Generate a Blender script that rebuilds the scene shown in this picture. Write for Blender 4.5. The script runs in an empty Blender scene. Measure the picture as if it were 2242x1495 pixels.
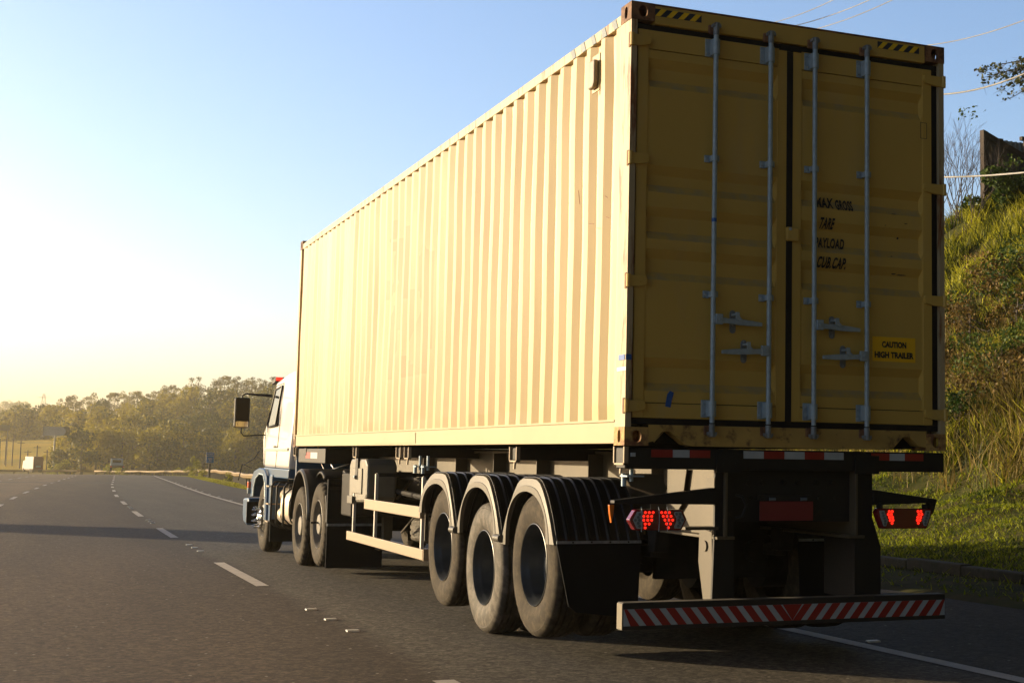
import bpy, bmesh, math, random
import numpy as np
from mathutils import Vector, Matrix
rad = math.radians
random.seed(7); rng = np.random.default_rng(7)
C = bpy.context.scene.collection
scene = bpy.context.scene

# ------------------------------------------------------------------ camera
GZ0 = 1.51                                   # height of the container floor over the road
F_PX, SX, SY = 3166.425, 324.3587, -56.4883
cam_d = bpy.data.cameras.new('camera'); cam = bpy.data.objects.new('camera', cam_d); C.objects.link(cam)
cam_d.sensor_width = 36.0; cam_d.lens = F_PX / 2242 * 36
cam_d.shift_x = -SX / 2242; cam_d.shift_y = SY / 2242
cam_d.clip_start = .1; cam_d.clip_end = 4000
yaw, pit, rol = -0.4143938, 0.0979059, 0.0146187
fwd = Vector((-math.sin(yaw)*math.cos(pit), math.cos(yaw)*math.cos(pit), math.sin(pit)))
r0 = Vector((math.cos(yaw), math.sin(yaw), 0)); u0 = r0.cross(fwd)
rgt = math.cos(rol)*r0 + math.sin(rol)*u0; upv = -math.sin(rol)*r0 + math.cos(rol)*u0
CP = Vector((-3.51528, -8.52097, GZ0 - 0.07607))
cam.matrix_world = Matrix(((rgt.x, upv.x, -fwd.x, CP.x), (rgt.y, upv.y, -fwd.y, CP.y), (rgt.z, upv.z, -fwd.z, CP.z), (0, 0, 0, 1)))
scene.camera = cam

# ------------------------------------------------------------------ sky, sun, exposure
SUN_AZ, SUN_EL = rad(48), rad(9.5)            # azimuth to the left of the road's direction
sun_dir = Vector((-math.sin(SUN_AZ)*math.cos(SUN_EL), math.cos(SUN_AZ)*math.cos(SUN_EL), math.sin(SUN_EL)))
world = bpy.data.worlds.new('World'); scene.world = world; world.use_nodes = True
wn = world.node_tree; bg = wn.nodes['Background']
sky = wn.nodes.new('ShaderNodeTexSky'); sky.sky_type = 'NISHITA'; sky.sun_disc = False
sky.sun_elevation = SUN_EL; sky.sun_rotation = -SUN_AZ; sky.air_density = 1.0; sky.dust_density = 1.1; sky.ozone_density = 3.0
# the half of the sky behind the camera is deeper and dimmer than the half around the sun
wtc = wn.nodes.new('ShaderNodeTexCoord'); wdp = wn.nodes.new('ShaderNodeVectorMath'); wdp.operation = 'DOT_PRODUCT'; wdp.inputs[1].default_value = (-math.sin(SUN_AZ), math.cos(SUN_AZ), 0)
wn.links.new(wtc.outputs['Generated'], wdp.inputs[0]); wmr = wn.nodes.new('ShaderNodeMapRange'); wmr.interpolation_type = 'SMOOTHSTEP'
wmr.inputs[1].default_value = -.25; wmr.inputs[2].default_value = .08; wmr.inputs[3].default_value = .05; wmr.inputs[4].default_value = 1.5; wn.links.new(wdp.outputs['Value'], wmr.inputs[0])
wsx = wn.nodes.new('ShaderNodeSeparateXYZ'); wn.links.new(wtc.outputs['Generated'], wsx.inputs[0]); wmz = wn.nodes.new('ShaderNodeMapRange'); wmz.interpolation_type = 'SMOOTHSTEP'   # and deeper overhead
wmz.inputs[1].default_value = .33; wmz.inputs[2].default_value = .70; wmz.inputs[3].default_value = 1.0; wmz.inputs[4].default_value = .06; wn.links.new(wsx.outputs[2], wmz.inputs[0])
wmm = wn.nodes.new('ShaderNodeMath'); wmm.operation = 'MULTIPLY'; wn.links.new(wmr.outputs[0], wmm.inputs[0]); wn.links.new(wmz.outputs[0], wmm.inputs[1])
wti = wn.nodes.new('ShaderNodeVectorMath'); wti.operation = 'MULTIPLY'; wti.inputs[1].default_value = (1.09, .93, .93); wn.links.new(sky.outputs[0], wti.inputs[0])
wmx = wn.nodes.new('ShaderNodeVectorMath'); wmx.operation = 'SCALE'; wn.links.new(wti.outputs[0], wmx.inputs[0]); wn.links.new(wmm.outputs[0], wmx.inputs['Scale'])
wn.links.new(wmx.outputs[0], bg.inputs[0]); bg.inputs[1].default_value = .138
sd = bpy.data.lights.new('sun', 'SUN'); so = bpy.data.objects.new('sun', sd); C.objects.link(so)
sd.energy = 5.0; sd.angle = rad(.5); sd.color = (1.0, .78, .475)
so.rotation_euler = (-sun_dir).to_track_quat('-Z', 'Y').to_euler(); so.location = (-30, 30, 30)
scene.view_settings.view_transform = 'Standard'; scene.view_settings.look = 'None'
scene.view_settings.exposure = 0.78; scene.view_settings.gamma = 1.0
scene.cycles.volume_bounces = 1; scene.cycles.max_bounces = 8
scene.cycles.volume_step_rate = 5

# ------------------------------------------------------------------ helpers
def gz(y):
    y = np.asarray(y, float)
    return np.where(y < 150, .04 - .0082*y, np.where(y < 300, -1.19 - .0152*(y-150), -3.47))
def gzf(y): return float(gz(y))
def tag(o, label=None, cat=None, group=None, kind=None):
    if label: o['label'] = label
    if cat: o['category'] = cat
    if group: o['group'] = group
    if kind: o['kind'] = kind
    return o
def thing(name, label, cat, loc=(0, 0, 0), group=None, rz=0):
    o = bpy.data.objects.new(name, None); C.objects.link(o); o.location = loc; o.rotation_euler = (0, 0, rz)
    o.empty_display_size = .2
    return tag(o, label, cat, group)
def root_off(p):
    v = Vector((0, 0, 0))
    while p is not None:
        v += p.location; p = p.parent
    return v
class MB:
    def __init__(s): s.v = []; s.f = []
    def add(s, vs, fs):
        n = len(s.v); s.v += [tuple(map(float, a)) for a in vs]; s.f += [tuple(n+i for i in f) for f in fs]; return s
    def box(s, x0, x1, y0, y1, z0, z1):
        return s.add([(x0,y0,z0),(x1,y0,z0),(x1,y1,z0),(x0,y1,z0),(x0,y0,z1),(x1,y0,z1),(x1,y1,z1),(x0,y1,z1)],
                     [(0,3,2,1),(4,5,6,7),(0,1,5,4),(1,2,6,5),(2,3,7,6),(3,0,4,7)])
    def prism(s, poly, ax, a, b):
        """polygon extruded along axis ax from a to b; poly in the two other axes in order"""
        def P(u, w, t): return {'x': (t,u,w), 'y': (u,t,w), 'z': (u,w,t)}[ax]
        n = len(poly); vs = [P(u,w,a) for u,w in poly]+[P(u,w,b) for u,w in poly]
        return s.add(vs, [tuple(range(n))[::-1], tuple(range(n,2*n))]+[(i,(i+1)%n,n+(i+1)%n,n+i) for i in range(n)])
    def strip(s, prof, ax, a, b, closed=False):
        def P(u, w, t): return {'x': (t,u,w), 'y': (u,t,w), 'z': (u,w,t)}[ax]
        n = len(prof); vs = [P(u,w,a) for u,w in prof]+[P(u,w,b) for u,w in prof]
        return s.add(vs, [(i,(i+1)%n,n+(i+1)%n,n+i) for i in range(n if closed else n-1)])
    def tube(s, pts, r, n=8, cap=True):
        pts = [Vector(p) for p in pts]; rs = r if isinstance(r, (list, tuple)) else [r]*len(pts)
        vs = []; fs = []; prev = None
        for i, p in enumerate(pts):
            t = (pts[min(i+1, len(pts)-1)]-pts[max(i-1, 0)]).normalized()
            if prev is None: a = t.orthogonal().normalized()
            else: a = (prev - t*prev.dot(t)).normalized()
            prev = a; b = t.cross(a)
            for k in range(n):
                th = 2*math.pi*k/n; vs.append(p+(a*math.cos(th)+b*math.sin(th))*rs[i])
        for i in range(len(pts)-1):
            for k in range(n):
                fs.append((i*n+k, i*n+(k+1)%n, (i+1)*n+(k+1)%n, (i+1)*n+k))
        if cap: fs += [tuple(range(n))[::-1], tuple((len(pts)-1)*n+k for k in range(n))]
        return s.add(vs, fs)
    def cyl(s, c, ax, r, a, b, n=20):
        d = {'x': Vector((1,0,0)), 'y': Vector((0,1,0)), 'z': Vector((0,0,1))}[ax]; c = Vector(c)
        return s.tube([c+d*a, c+d*b], r, n)
    def lathe(s, prof, c, n=64, mod=None, sgn=1, ax='x'):
        """prof (x, r) turned round the axis through c"""
        vs = []; m = len(prof)
        for k in range(n):
            th = 2*math.pi*k/n
            for j, (x, r) in enumerate(prof):
                rr = r + (mod(j, k) if mod else 0)
                if ax == 'x': vs.append((c[0]+sgn*x, c[1]+rr*math.cos(th), c[2]+rr*math.sin(th)))
                else: vs.append((c[0]+rr*math.cos(th), c[1]+rr*math.sin(th), c[2]+sgn*x))
        fs = [(k*m+j, k*m+j+1, ((k+1)%n)*m+j+1, ((k+1)%n)*m+j) for k in range(n) for j in range(m-1)]
        return s.add(vs, fs)
    def xf(s, M, i0=0):
        for i in range(i0, len(s.v)): s.v[i] = tuple(M @ Vector(s.v[i]))
        return s
    def build(s, name, mat, parent=None, bevel=0, smooth=None, cats=None, off=None):
        o3 = root_off(parent) if off is None else Vector(off)
        me = bpy.data.meshes.new(name); me.from_pydata([(a-o3.x, b-o3.y, c-o3.z) for a, b, c in s.v], [], s.f)
        me.materials.append(mat)
        bm = bmesh.new(); bm.from_mesh(me); bmesh.ops.recalc_face_normals(bm, faces=bm.faces); bm.to_mesh(me); bm.free()
        o = bpy.data.objects.new(name, me); C.objects.link(o)
        if parent: o.parent = parent
        if smooth:
            me.polygons.foreach_set('use_smooth', [True]*len(me.polygons)); me.set_sharp_from_angle(angle=rad(smooth))
        if bevel:
            b = o.modifiers.new('bevel', 'BEVEL'); b.width = bevel; b.segments = 2; b.limit_method = 'ANGLE'; b.angle_limit = rad(40)
        return o
def numesh(name, verts, faces, mat, smooth=False):
    me = bpy.data.meshes.new(name); nf = len(faces); k = faces.shape[1]
    me.vertices.add(len(verts)); me.vertices.foreach_set('co', np.asarray(verts, np.float32).ravel())
    me.loops.add(nf*k); me.loops.foreach_set('vertex_index', faces.astype(np.int32).ravel())
    me.polygons.add(nf); me.polygons.foreach_set('loop_start', np.arange(0, nf*k, k, dtype=np.int32))
    me.polygons.foreach_set('loop_total', np.full(nf, k, np.int32))
    me.polygons.foreach_set('use_smooth', np.full(nf, smooth, bool))
    me.update(calc_edges=True); me.validate(); me.materials.append(mat); return me
def put(name, me, parent=None, loc=(0,0,0)):
    o = bpy.data.objects.new(name, me); C.objects.link(o); o.location = loc
    if parent: o.parent = parent
    return o
def copy_tree(o, parent=None):
    c = o.copy(); C.objects.link(c); c.parent = parent
    for ch in list(o.children): copy_tree(ch, c)
    return c

# ------------------------------------------------------------------ materials
def mat(name, col, rough=.6, metal=0, var=.12, vscale=4, col2=None, thr=(.5, .65), scale3=(1,1,1), bump=0, bscale=60, spec=.5, emit=None, es=0, coat=0, trans=0, detail=6, col2scale=None, thin=0):
    m = bpy.data.materials.new(name); m.use_nodes = True; nt = m.node_tree; N = nt.nodes; L = nt.links
    b = N['Principled BSDF']; b.inputs['Roughness'].default_value = rough; b.inputs['Metallic'].default_value = metal
    b.inputs['Specular IOR Level'].default_value = spec; b.inputs['Coat Weight'].default_value = coat
    tc = N.new('ShaderNodeTexCoord'); mp = N.new('ShaderNodeMapping'); mp.inputs['Scale'].default_value = scale3
    L.new(tc.outputs['Object'], mp.inputs[0])
    no = N.new('ShaderNodeTexNoise'); no.inputs['Scale'].default_value = vscale; no.inputs['Detail'].default_value = detail
    L.new(mp.outputs[0], no.inputs['Vector'])
    mr = N.new('ShaderNodeMapRange'); mr.inputs[1].default_value = .3; mr.inputs[2].default_value = .7
    mr.inputs[3].default_value = 1-var; mr.inputs[4].default_value = 1+var; L.new(no.outputs[0], mr.inputs[0])
    mx = N.new('ShaderNodeMix'); mx.data_type = 'RGBA'; mx.blend_type = 'MULTIPLY'; mx.inputs[0].default_value = 1
    mx.inputs[6].default_value = (*col, 1); L.new(mr.outputs[0], mx.inputs[7]); out = mx.outputs[2]
    if col2:
        n2 = N.new('ShaderNodeTexNoise'); n2.inputs['Scale'].default_value = col2scale or vscale*1.7; n2.inputs['Detail'].default_value = 9
        n2.inputs['Roughness'].default_value = .65; L.new(mp.outputs[0], n2.inputs['Vector'])
        r2 = N.new('ShaderNodeMapRange'); r2.inputs[1].default_value = thr[0]; r2.inputs[2].default_value = thr[1]; L.new(n2.outputs[0], r2.inputs[0])
        m2 = N.new('ShaderNodeMix'); m2.data_type = 'RGBA'; L.new(r2.outputs[0], m2.inputs[0]); L.new(out, m2.inputs[6]); m2.inputs[7].default_value = (*col2, 1); out = m2.outputs[2]
    L.new(out, b.inputs['Base Color'])
    if bump:
        n3 = N.new('ShaderNodeTexNoise'); n3.inputs['Scale'].default_value = bscale; n3.inputs['Detail'].default_value = 4; L.new(tc.outputs['Object'], n3.inputs['Vector'])
        bp = N.new('ShaderNodeBump'); bp.inputs['Strength'].default_value = bump; bp.inputs['Distance'].default_value = .01; L.new(n3.outputs[0], bp.inputs['Height']); L.new(bp.outputs[0], b.inputs['Normal'])
    if emit: b.inputs['Emission Color'].default_value = (*emit, 1); b.inputs['Emission Strength'].default_value = es
    if trans: b.inputs['Transmission Weight'].default_value = trans
    return m
YEL = (.60, .40, .085)
M = {}
M['paint'] = mat('container paint', YEL, .42, var=.05, vscale=1.6, col2=(.50,.37,.15), thr=(.52,.85), scale3=(1,1,.35), bump=.03, bscale=25)
M['paint_side'] = mat('side panel paint', (.46,.335,.140), .42, spec=.5, var=.07, vscale=1.1, col2=(.42,.31,.135), thr=(.5,.75), scale3=(1,1,.3), bump=.05, bscale=3)
M['rail_paint'] = mat('container rail paint', (.37,.30,.155), .5, var=.05, vscale=2)
M['paint_rust'] = mat('worn post paint', (.46,.37,.22), .55, var=.08, vscale=3, col2=(.22,.085,.03), thr=(.52,.62), scale3=(2.5,2.5,.35), bump=.1)
M['cast_rust'] = mat('rusty casting', (.26,.13,.06), .75, var=.3, vscale=8, col2=(.09,.04,.025), thr=(.45,.62), bump=.3, bscale=80)
M['cast_yel'] = mat('worn casting', (.50,.32,.10), .7, var=.15, vscale=7, col2=(.20,.085,.04), thr=(.45,.6), bump=.2, bscale=80)
M['sill'] = mat('sill paint', (.50,.33,.09), .6, var=.15, vscale=5, col2=(.10,.05,.025), thr=(.55,.68), bump=.1)
M['gasket'] = mat('black rubber gasket', (.012,.012,.014), .6, var=.2, spec=.3)
M['galv'] = mat('galvanised steel', (.33,.42,.48), .5, .2, var=.12, vscale=30, bump=.08, bscale=120)
M['galv_dark'] = mat('worn galvanised steel', (.24,.27,.29), .55, .4, var=.25, vscale=20, col2=(.16,.08,.05), thr=(.6,.7))
M['blk_txt'] = mat('black lettering', (.015,.017,.022), .6, var=.1)
M['sticker'] = mat('yellow sticker', (.95,.56,.01), .45, var=.05)
M['hz_y'] = mat('yellow hazard tape', (.95,.62,.02), .5, var=.08)
M['hz_k'] = mat('navy hazard tape', (.02,.03,.05), .5, var=.08)
M['bluetape'] = mat('blue tape', (.01,.10,.38), .5, var=.1)
M['whitetape'] = mat('white tape', (.7,.72,.75), .5, var=.1)
M['chassis'] = mat('dark chassis paint', (.013,.0135,.015), .5, spec=.3, var=.2, vscale=6, col2=(.03,.022,.016), thr=(.60,.72), bump=.1, bscale=70)
M['gusset'] = mat('grey gusset paint', (.078,.062,.038), .55, var=.1, vscale=5, col2=(.20,.10,.05), thr=(.66,.72), scale3=(1,1,.3))
M['beam'] = mat('main beam paint', (.09,.071,.043), .55, var=.12, vscale=4, bump=.08)
M['tyre'] = mat('dusty tyre rubber', (.040,.032,.022), .85, var=.25, vscale=9, col2=(.085,.067,.043), thr=(.45,.7), bump=.25, bscale=110, spec=.25)
M['tyre_worn'] = mat('worn tyre rubber', (.06,.052,.040), .7, var=.25, vscale=7, col2=(.14,.12,.095), thr=(.45,.65), bump=.15, bscale=90, spec=.3)
M['rim'] = mat('dark steel rim', (.040,.045,.050), .36, .2, var=.2, vscale=12, col2=(.06,.055,.05), thr=(.6,.75))
M['rim_white'] = mat('dusty pale rim', (.16,.145,.12), .5, .1, var=.2, vscale=12)
M['chrome'] = mat('chrome', (.75,.76,.78), .12, 1, var=.03)
M['mguard'] = mat('grey plastic mudguard edge', (.085,.076,.058), .48, var=.08, vscale=6, bump=.05)
M['mg_plast'] = mat('dark plastic mudguard', (.035,.034,.03), .42, var=.1)
M['mg_black'] = mat('ribbed black plastic', (.010,.011,.013), .42, spec=.35, var=.15)
M['rubber'] = mat('black rubber flap', (.006,.007,.009), .7, spec=.15, var=.2, vscale=5)
M['alu'] = mat('brushed aluminium guard', (.33,.26,.18), .42, .15, var=.05, vscale=3, scale3=(1,.2,14), bump=.04, bscale=40)
M['red'] = mat('red reflective', (.30,.012,.012), .4, var=.05)
M['wht'] = mat('white reflective', (.42,.47,.50), .4, var=.08, vscale=12)
M['plate_red'] = mat('red plate', (.20,.015,.022), .45, var=.08)
M['lens'] = mat('red lamp lens', (.16,.006,.012), .18, var=.05, coat=.5)
M['led'] = mat('lit red lamp', (.8,.02,.01), .3, emit=(1,.02,.008), es=1.0)
M['clear'] = mat('clear lamp lens', (.30,.34,.36), .2, var=.1, vscale=60)
M['lens_dark'] = mat('dark lamp cell', (.13,.16,.18), .2, var=.1)
M['amber'] = mat('amber lens', (.70,.17,.01), .25, coat=.5)
M['orange'] = mat('orange lens', (.85,.13,.03), .25, coat=.5)
M['cab'] = mat('white cab paint', (.76,.72,.68), .28, var=.02, coat=.4)
M['blue'] = mat('blue cab paint', (.012,.075,.17), .35, var=.05, coat=.15)
M['glass'] = mat('dark cab glass', (.012,.016,.016), .06, var=0)
M['black'] = mat('black plastic', (.009,.009,.010), .5, spec=.3, var=.1)
M['mirror_dark'] = mat('dark mirror glass', (.02,.016,.010), .5, spec=.2)
M['mirrorglass'] = mat('mirror glass', (.35,.36,.37), .05, 1, var=0)
M['tank'] = mat('dusty steel tank', (.55,.48,.38), .45, .5, var=.12, vscale=8)
M['grime'] = mat('oily machinery', (.018,.016,.014), .7, spec=.2, var=.4, vscale=10, bump=.2)
M['plastic_grey'] = mat('grey plastic tank', (.17,.155,.12), .5, var=.1, vscale=6, col2=(.09,.085,.075), thr=(.6,.75))
M['line'] = mat('road paint', (.48,.45,.42), .7, var=.15, vscale=6, col2=(.20,.19,.175), thr=(.58,.70), bump=.3, bscale=150, col2scale=45)
M['line_far'] = M['line']
M['shadow_strip'] = mat('painted far shadow', (.012,.012,.014), .7, var=.2)
M['stud'] = mat('white road stud', (.62,.62,.60), .3, var=.1)
M['rail'] = mat('sunlit guardrail steel', (.19,.115,.025), .55, .25, var=.1, vscale=3)
M['railpost'] = mat('dark guardrail post', (.05,.045,.035), .7, var=.2)
M['signblue'] = mat('blue sign sheet', (.015,.22,.62), .5, var=.05)
M['signwhite'] = mat('white sign print', (.75,.78,.8), .5, var=.03)
M['pole_dark'] = mat('dark timber pole', (.05,.04,.03), .8, var=.2)
M['board'] = mat('pale billboard sheet', (.80,.82,.82), .6, var=.06, vscale=.6)
M['board_grey'] = mat('grey board sheet', (.25,.26,.27), .6, var=.1, vscale=.6)
M['steel_pale'] = mat('pale steel', (.55,.52,.47), .5, .1, var=.08)
M['rustframe'] = mat('rusty steel frame', (.045,.030,.022), .8, var=.3, vscale=3, bump=.2)
M['boardback'] = mat('weathered board back', (.075,.075,.085), .75, var=.3, vscale=2, scale3=(4,4,.4), col2=(.14,.10,.075), thr=(.5,.65))
M['corr_blue'] = mat('blue grey corrugated sheet', (.12,.16,.19), .5, .2, var=.12, vscale=2)
M['wire'] = mat('grey cable', (.30,.29,.27), .6, var=.1)
M['kerb'] = mat('mossy concrete', (.05,.048,.035), .85, var=.3, vscale=4, col2=(.03,.035,.02), thr=(.45,.6), bump=.5, bscale=30)
M['darkred'] = mat('dark red truck paint', (.22,.06,.035), .55, var=.2, vscale=3)
M['cream'] = mat('cream truck sheet', (.36,.30,.22), .5, var=.08)
M['paleblue'] = mat('pale blue cab', (.72,.82,.85), .35, var=.05)
M['carwhite'] = mat('white car paint', (.75,.75,.75), .3)

def leafmat(name, c1, c2, scale=1.2, transl=.25, rough=.6, hue_obj=0):
    m = bpy.data.materials.new(name); m.use_nodes = True; nt = m.node_tree; N = nt.nodes; L = nt.links
    b = N['Principled BSDF']; b.inputs['Roughness'].default_value = rough; b.inputs['Specular IOR Level'].default_value = .25
    g = N.new('ShaderNodeNewGeometry'); no = N.new('ShaderNodeTexNoise'); no.inputs['Scale'].default_value = scale; no.inputs['Detail'].default_value = 4
    L.new(g.outputs['Position'], no.inputs['Vector'])
    ad = N.new('ShaderNodeMath'); ad.operation = 'ADD'; sb = N.new('ShaderNodeMath'); sb.operation = 'MULTIPLY_ADD'; sb.inputs[1].default_value = .45; sb.inputs[2].default_value = -.22
    L.new(g.outputs['Random Per Island'], sb.inputs[0]); L.new(no.outputs[0], ad.inputs[0]); L.new(sb.outputs[0], ad.inputs[1])
    src = ad.outputs[0]
    if hue_obj:
        oi = N.new('ShaderNodeObjectInfo'); s2 = N.new('ShaderNodeMath'); s2.operation = 'MULTIPLY_ADD'; s2.inputs[1].default_value = hue_obj; s2.inputs[2].default_value = -hue_obj/2
        L.new(oi.outputs['Random'], s2.inputs[0]); a2 = N.new('ShaderNodeMath'); L.new(src, a2.inputs[0]); L.new(s2.outputs[0], a2.inputs[1]); src = a2.outputs[0]
    cr = N.new('ShaderNodeValToRGB'); cr.color_ramp.elements[0].position = .3; cr.color_ramp.elements[0].color = (*c1, 1)
    cr.color_ramp.elements[1].position = .7; cr.color_ramp.elements[1].color = (*c2, 1); L.new(src, cr.inputs[0]); L.new(cr.outputs[0], b.inputs['Base Color'])
    tr = N.new('ShaderNodeBsdfTranslucent'); L.new(cr.outputs[0], tr.inputs[0]); ms = N.new('ShaderNodeMixShader'); ms.inputs[0].default_value = transl
    L.new(b.outputs[0], ms.inputs[1]); L.new(tr.outputs[0], ms.inputs[2]); L.new(ms.outputs[0], N['Material Output'].inputs[0])
    return m
M['lawn'] = leafmat('lawn blades', (.040,.080,.006), (.36,.40,.022), 1.6, .45)
M['tallgrass'] = leafmat('tall grass blades', (.022,.045,.004), (.52,.50,.035), .8, .45)
M['cane'] = leafmat('dry cane blades', (.035,.040,.010), (.34,.25,.07), 1.1, .3)
M['leaf_far'] = leafmat('dense forest leaves', (.040,.055,.005), (.36,.29,.014), .05, .4, hue_obj=.5)
M['leaf_euc'] = leafmat('eucalyptus leaves', (.07,.062,.012), (.27,.22,.035), .08, .4, hue_obj=.3)
M['leaf_bright'] = leafmat('bright shrub leaves', (.10,.12,.010), (.42,.40,.03), .3, .35)
M['leaf_green'] = leafmat('glossy green leaves', (.02,.055,.010), (.10,.15,.025), 1.5, .3)
M['leaf_dark'] = leafmat('small dark leaves', (.05,.07,.03), (.12,.13,.05), 2, .3)
M['bark_pale'] = mat('pale eucalyptus bark', (.30,.25,.19), .8, var=.3, vscale=2)
M['bark'] = mat('brown bark', (.09,.065,.045), .85, var=.3, vscale=3)
M['twig'] = mat('grey bare twigs', (.16,.13,.11), .85, var=.2)

def asphalt():
    m = bpy.data.materials.new('asphalt'); m.use_nodes = True; nt = m.node_tree; N = nt.nodes; L = nt.links
    b = N['Principled BSDF']; b.inputs['Specular IOR Level'].default_value = .28
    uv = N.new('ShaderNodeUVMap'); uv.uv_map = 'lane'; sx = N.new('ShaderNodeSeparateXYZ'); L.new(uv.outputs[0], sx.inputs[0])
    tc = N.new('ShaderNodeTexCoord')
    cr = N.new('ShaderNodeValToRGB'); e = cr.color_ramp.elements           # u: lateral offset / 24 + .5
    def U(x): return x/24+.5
    e[0].position = 0; e[0].color = (.17,.125,.075,1); e[1].position = U(-3.75); e[1].color = (.17,.125,.075,1)  # left lanes paler: golden sun glow on the road put into the colour
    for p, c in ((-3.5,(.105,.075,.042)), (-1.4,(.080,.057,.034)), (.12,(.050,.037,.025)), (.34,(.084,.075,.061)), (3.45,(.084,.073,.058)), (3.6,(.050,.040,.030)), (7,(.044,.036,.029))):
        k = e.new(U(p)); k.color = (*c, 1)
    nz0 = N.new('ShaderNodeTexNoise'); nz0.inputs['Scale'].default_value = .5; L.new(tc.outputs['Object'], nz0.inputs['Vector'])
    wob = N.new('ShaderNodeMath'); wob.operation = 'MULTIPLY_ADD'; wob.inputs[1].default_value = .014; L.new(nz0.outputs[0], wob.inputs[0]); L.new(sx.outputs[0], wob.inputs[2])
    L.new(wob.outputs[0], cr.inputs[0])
    # slow stains stretched along the road
    mp = N.new('ShaderNodeMapping'); mp.inputs['Scale'].default_value = (1.2,.12,1); L.new(tc.outputs['Object'], mp.inputs[0])
    n1 = N.new('ShaderNodeTexNoise'); n1.inputs['Scale'].default_value = 1; n1.inputs['Detail'].default_value = 6; L.new(mp.outputs[0], n1.inputs['Vector'])
    r1 = N.new('ShaderNodeMapRange'); r1.inputs[1].default_value = .3; r1.inputs[2].default_value = .7; r1.inputs[3].default_value = .82; r1.inputs[4].default_value = 1.18; L.new(n1.outputs[0], r1.inputs[0])
    m1 = N.new('ShaderNodeMix'); m1.data_type = 'RGBA'; m1.blend_type = 'MULTIPLY'; m1.inputs[0].default_value = 1; L.new(cr.outputs[0], m1.inputs[6]); L.new(r1.outputs[0], m1.inputs[7])
    # aggregate
    n2 = N.new('ShaderNodeTexNoise'); n2.inputs['Scale'].default_value = 19; n2.inputs['Detail'].default_value = 8; n2.inputs['Roughness'].default_value = .8; L.new(tc.outputs['Object'], n2.inputs['Vector'])
    r2 = N.new('ShaderNodeMapRange'); r2.inputs[1].default_value = .35; r2.inputs[2].default_value = .65; r2.inputs[3].default_value = .6; r2.inputs[4].default_value = 1.4; L.new(n2.outputs[0], r2.inputs[0])
    gr = r2.outputs[0]
    for scv in (55, 24):
        vg = N.new('ShaderNodeTexVoronoi'); vg.inputs['Scale'].default_value = scv; L.new(tc.outputs['Object'], vg.inputs['Vector']); sg = N.new('ShaderNodeSeparateColor'); L.new(vg.outputs['Color'], sg.inputs[0])
        rg = N.new('ShaderNodeMapRange'); rg.inputs[3].default_value = .62; rg.inputs[4].default_value = 1.45; L.new(sg.outputs[0], rg.inputs[0]); mg_ = N.new('ShaderNodeMath'); mg_.operation = 'MULTIPLY'; L.new(gr, mg_.inputs[0]); L.new(rg.outputs[0], mg_.inputs[1]); gr = mg_.outputs[0]
    m2 = N.new('ShaderNodeMix'); m2.data_type = 'RGBA'; m2.blend_type = 'MULTIPLY'; m2.inputs[0].default_value = 1; L.new(m1.outputs[2], m2.inputs[6]); L.new(gr, m2.inputs[7])
    # bright stones
    vo = N.new('ShaderNodeTexVoronoi'); vo.inputs['Scale'].default_value = 9; L.new(tc.outputs['Object'], vo.inputs['Vector'])
    r3 = N.new('ShaderNodeMapRange'); r3.inputs[1].default_value = .07; r3.inputs[2].default_value = .13; r3.inputs[3].default_value = 1; r3.inputs[4].default_value = 0; L.new(vo.outputs['Distance'], r3.inputs[0])
    wn2 = N.new('ShaderNodeMath'); wn2.operation = 'GREATER_THAN'; wn2.inputs[1].default_value = .80; sc = N.new('ShaderNodeSeparateColor'); L.new(vo.outputs['Color'], sc.inputs[0]); L.new(sc.outputs[0], wn2.inputs[0])
    mm = N.new('ShaderNodeMath'); mm.operation = 'MULTIPLY'; L.new(r3.outputs[0], mm.inputs[0]); L.new(wn2.outputs[0], mm.inputs[1])
    m3 = N.new('ShaderNodeMix'); m3.data_type = 'RGBA'; L.new(mm.outputs[0], m3.inputs[0]); L.new(m2.outputs[2], m3.inputs[6]); m3.inputs[7].default_value = (.42,.38,.32,1)
    # a few dark tyre / oil marks
    v2 = N.new('ShaderNodeTexNoise'); v2.inputs['Scale'].default_value = .55; v2.inputs['Detail'].default_value = 3; mp2 = N.new('ShaderNodeMapping'); mp2.inputs['Scale'].default_value = (1.6,.5,1); mp2.inputs['Location'].default_value = (3.1,7.7,0)
    L.new(tc.outputs['Object'], mp2.inputs[0]); L.new(mp2.outputs[0], v2.inputs['Vector'])
    r4 = N.new('ShaderNodeMapRange'); r4.inputs[1].default_value = .69; r4.inputs[2].default_value = .76; r4.inputs[4].default_value = .55; L.new(v2.outputs[0], r4.inputs[0])
    m4 = N.new('ShaderNodeMix'); m4.data_type = 'RGBA'; L.new(r4.outputs[0], m4.inputs[0]); L.new(m3.outputs[2], m4.inputs[6]); m4.inputs[7].default_value = (.02,.018,.016,1)
    L.new(m4.outputs[2], b.inputs['Base Color'])
    b.inputs['Roughness'].default_value = .78
    bp = N.new('ShaderNodeBump'); bp.inputs['Strength'].default_value = .55; bp.inputs['Distance'].default_value = .012; L.new(n2.outputs[0], bp.inputs['Height']); L.new(bp.outputs[0], b.inputs['Normal'])
    return m
M['asphalt'] = asphalt()
def soil(name, c1, c2, s=.5):
    return mat(name, c1, .95, var=.3, vscale=s, col2=c2, thr=(.42,.6), bump=.6, bscale=s*12, spec=.1)
M['bank'] = soil('bank soil', (.055,.065,.018), (.10,.085,.035), .8)
M['ground'] = soil('grassy ground', (.10,.105,.02), (.20,.15,.03), .03)
M['floor_forest'] = soil('forest floor', (.035,.042,.014), (.06,.055,.02), .05)
M['golden'] = soil('golden grass', (.55,.38,.04), (.40,.30,.035), .03)

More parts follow.
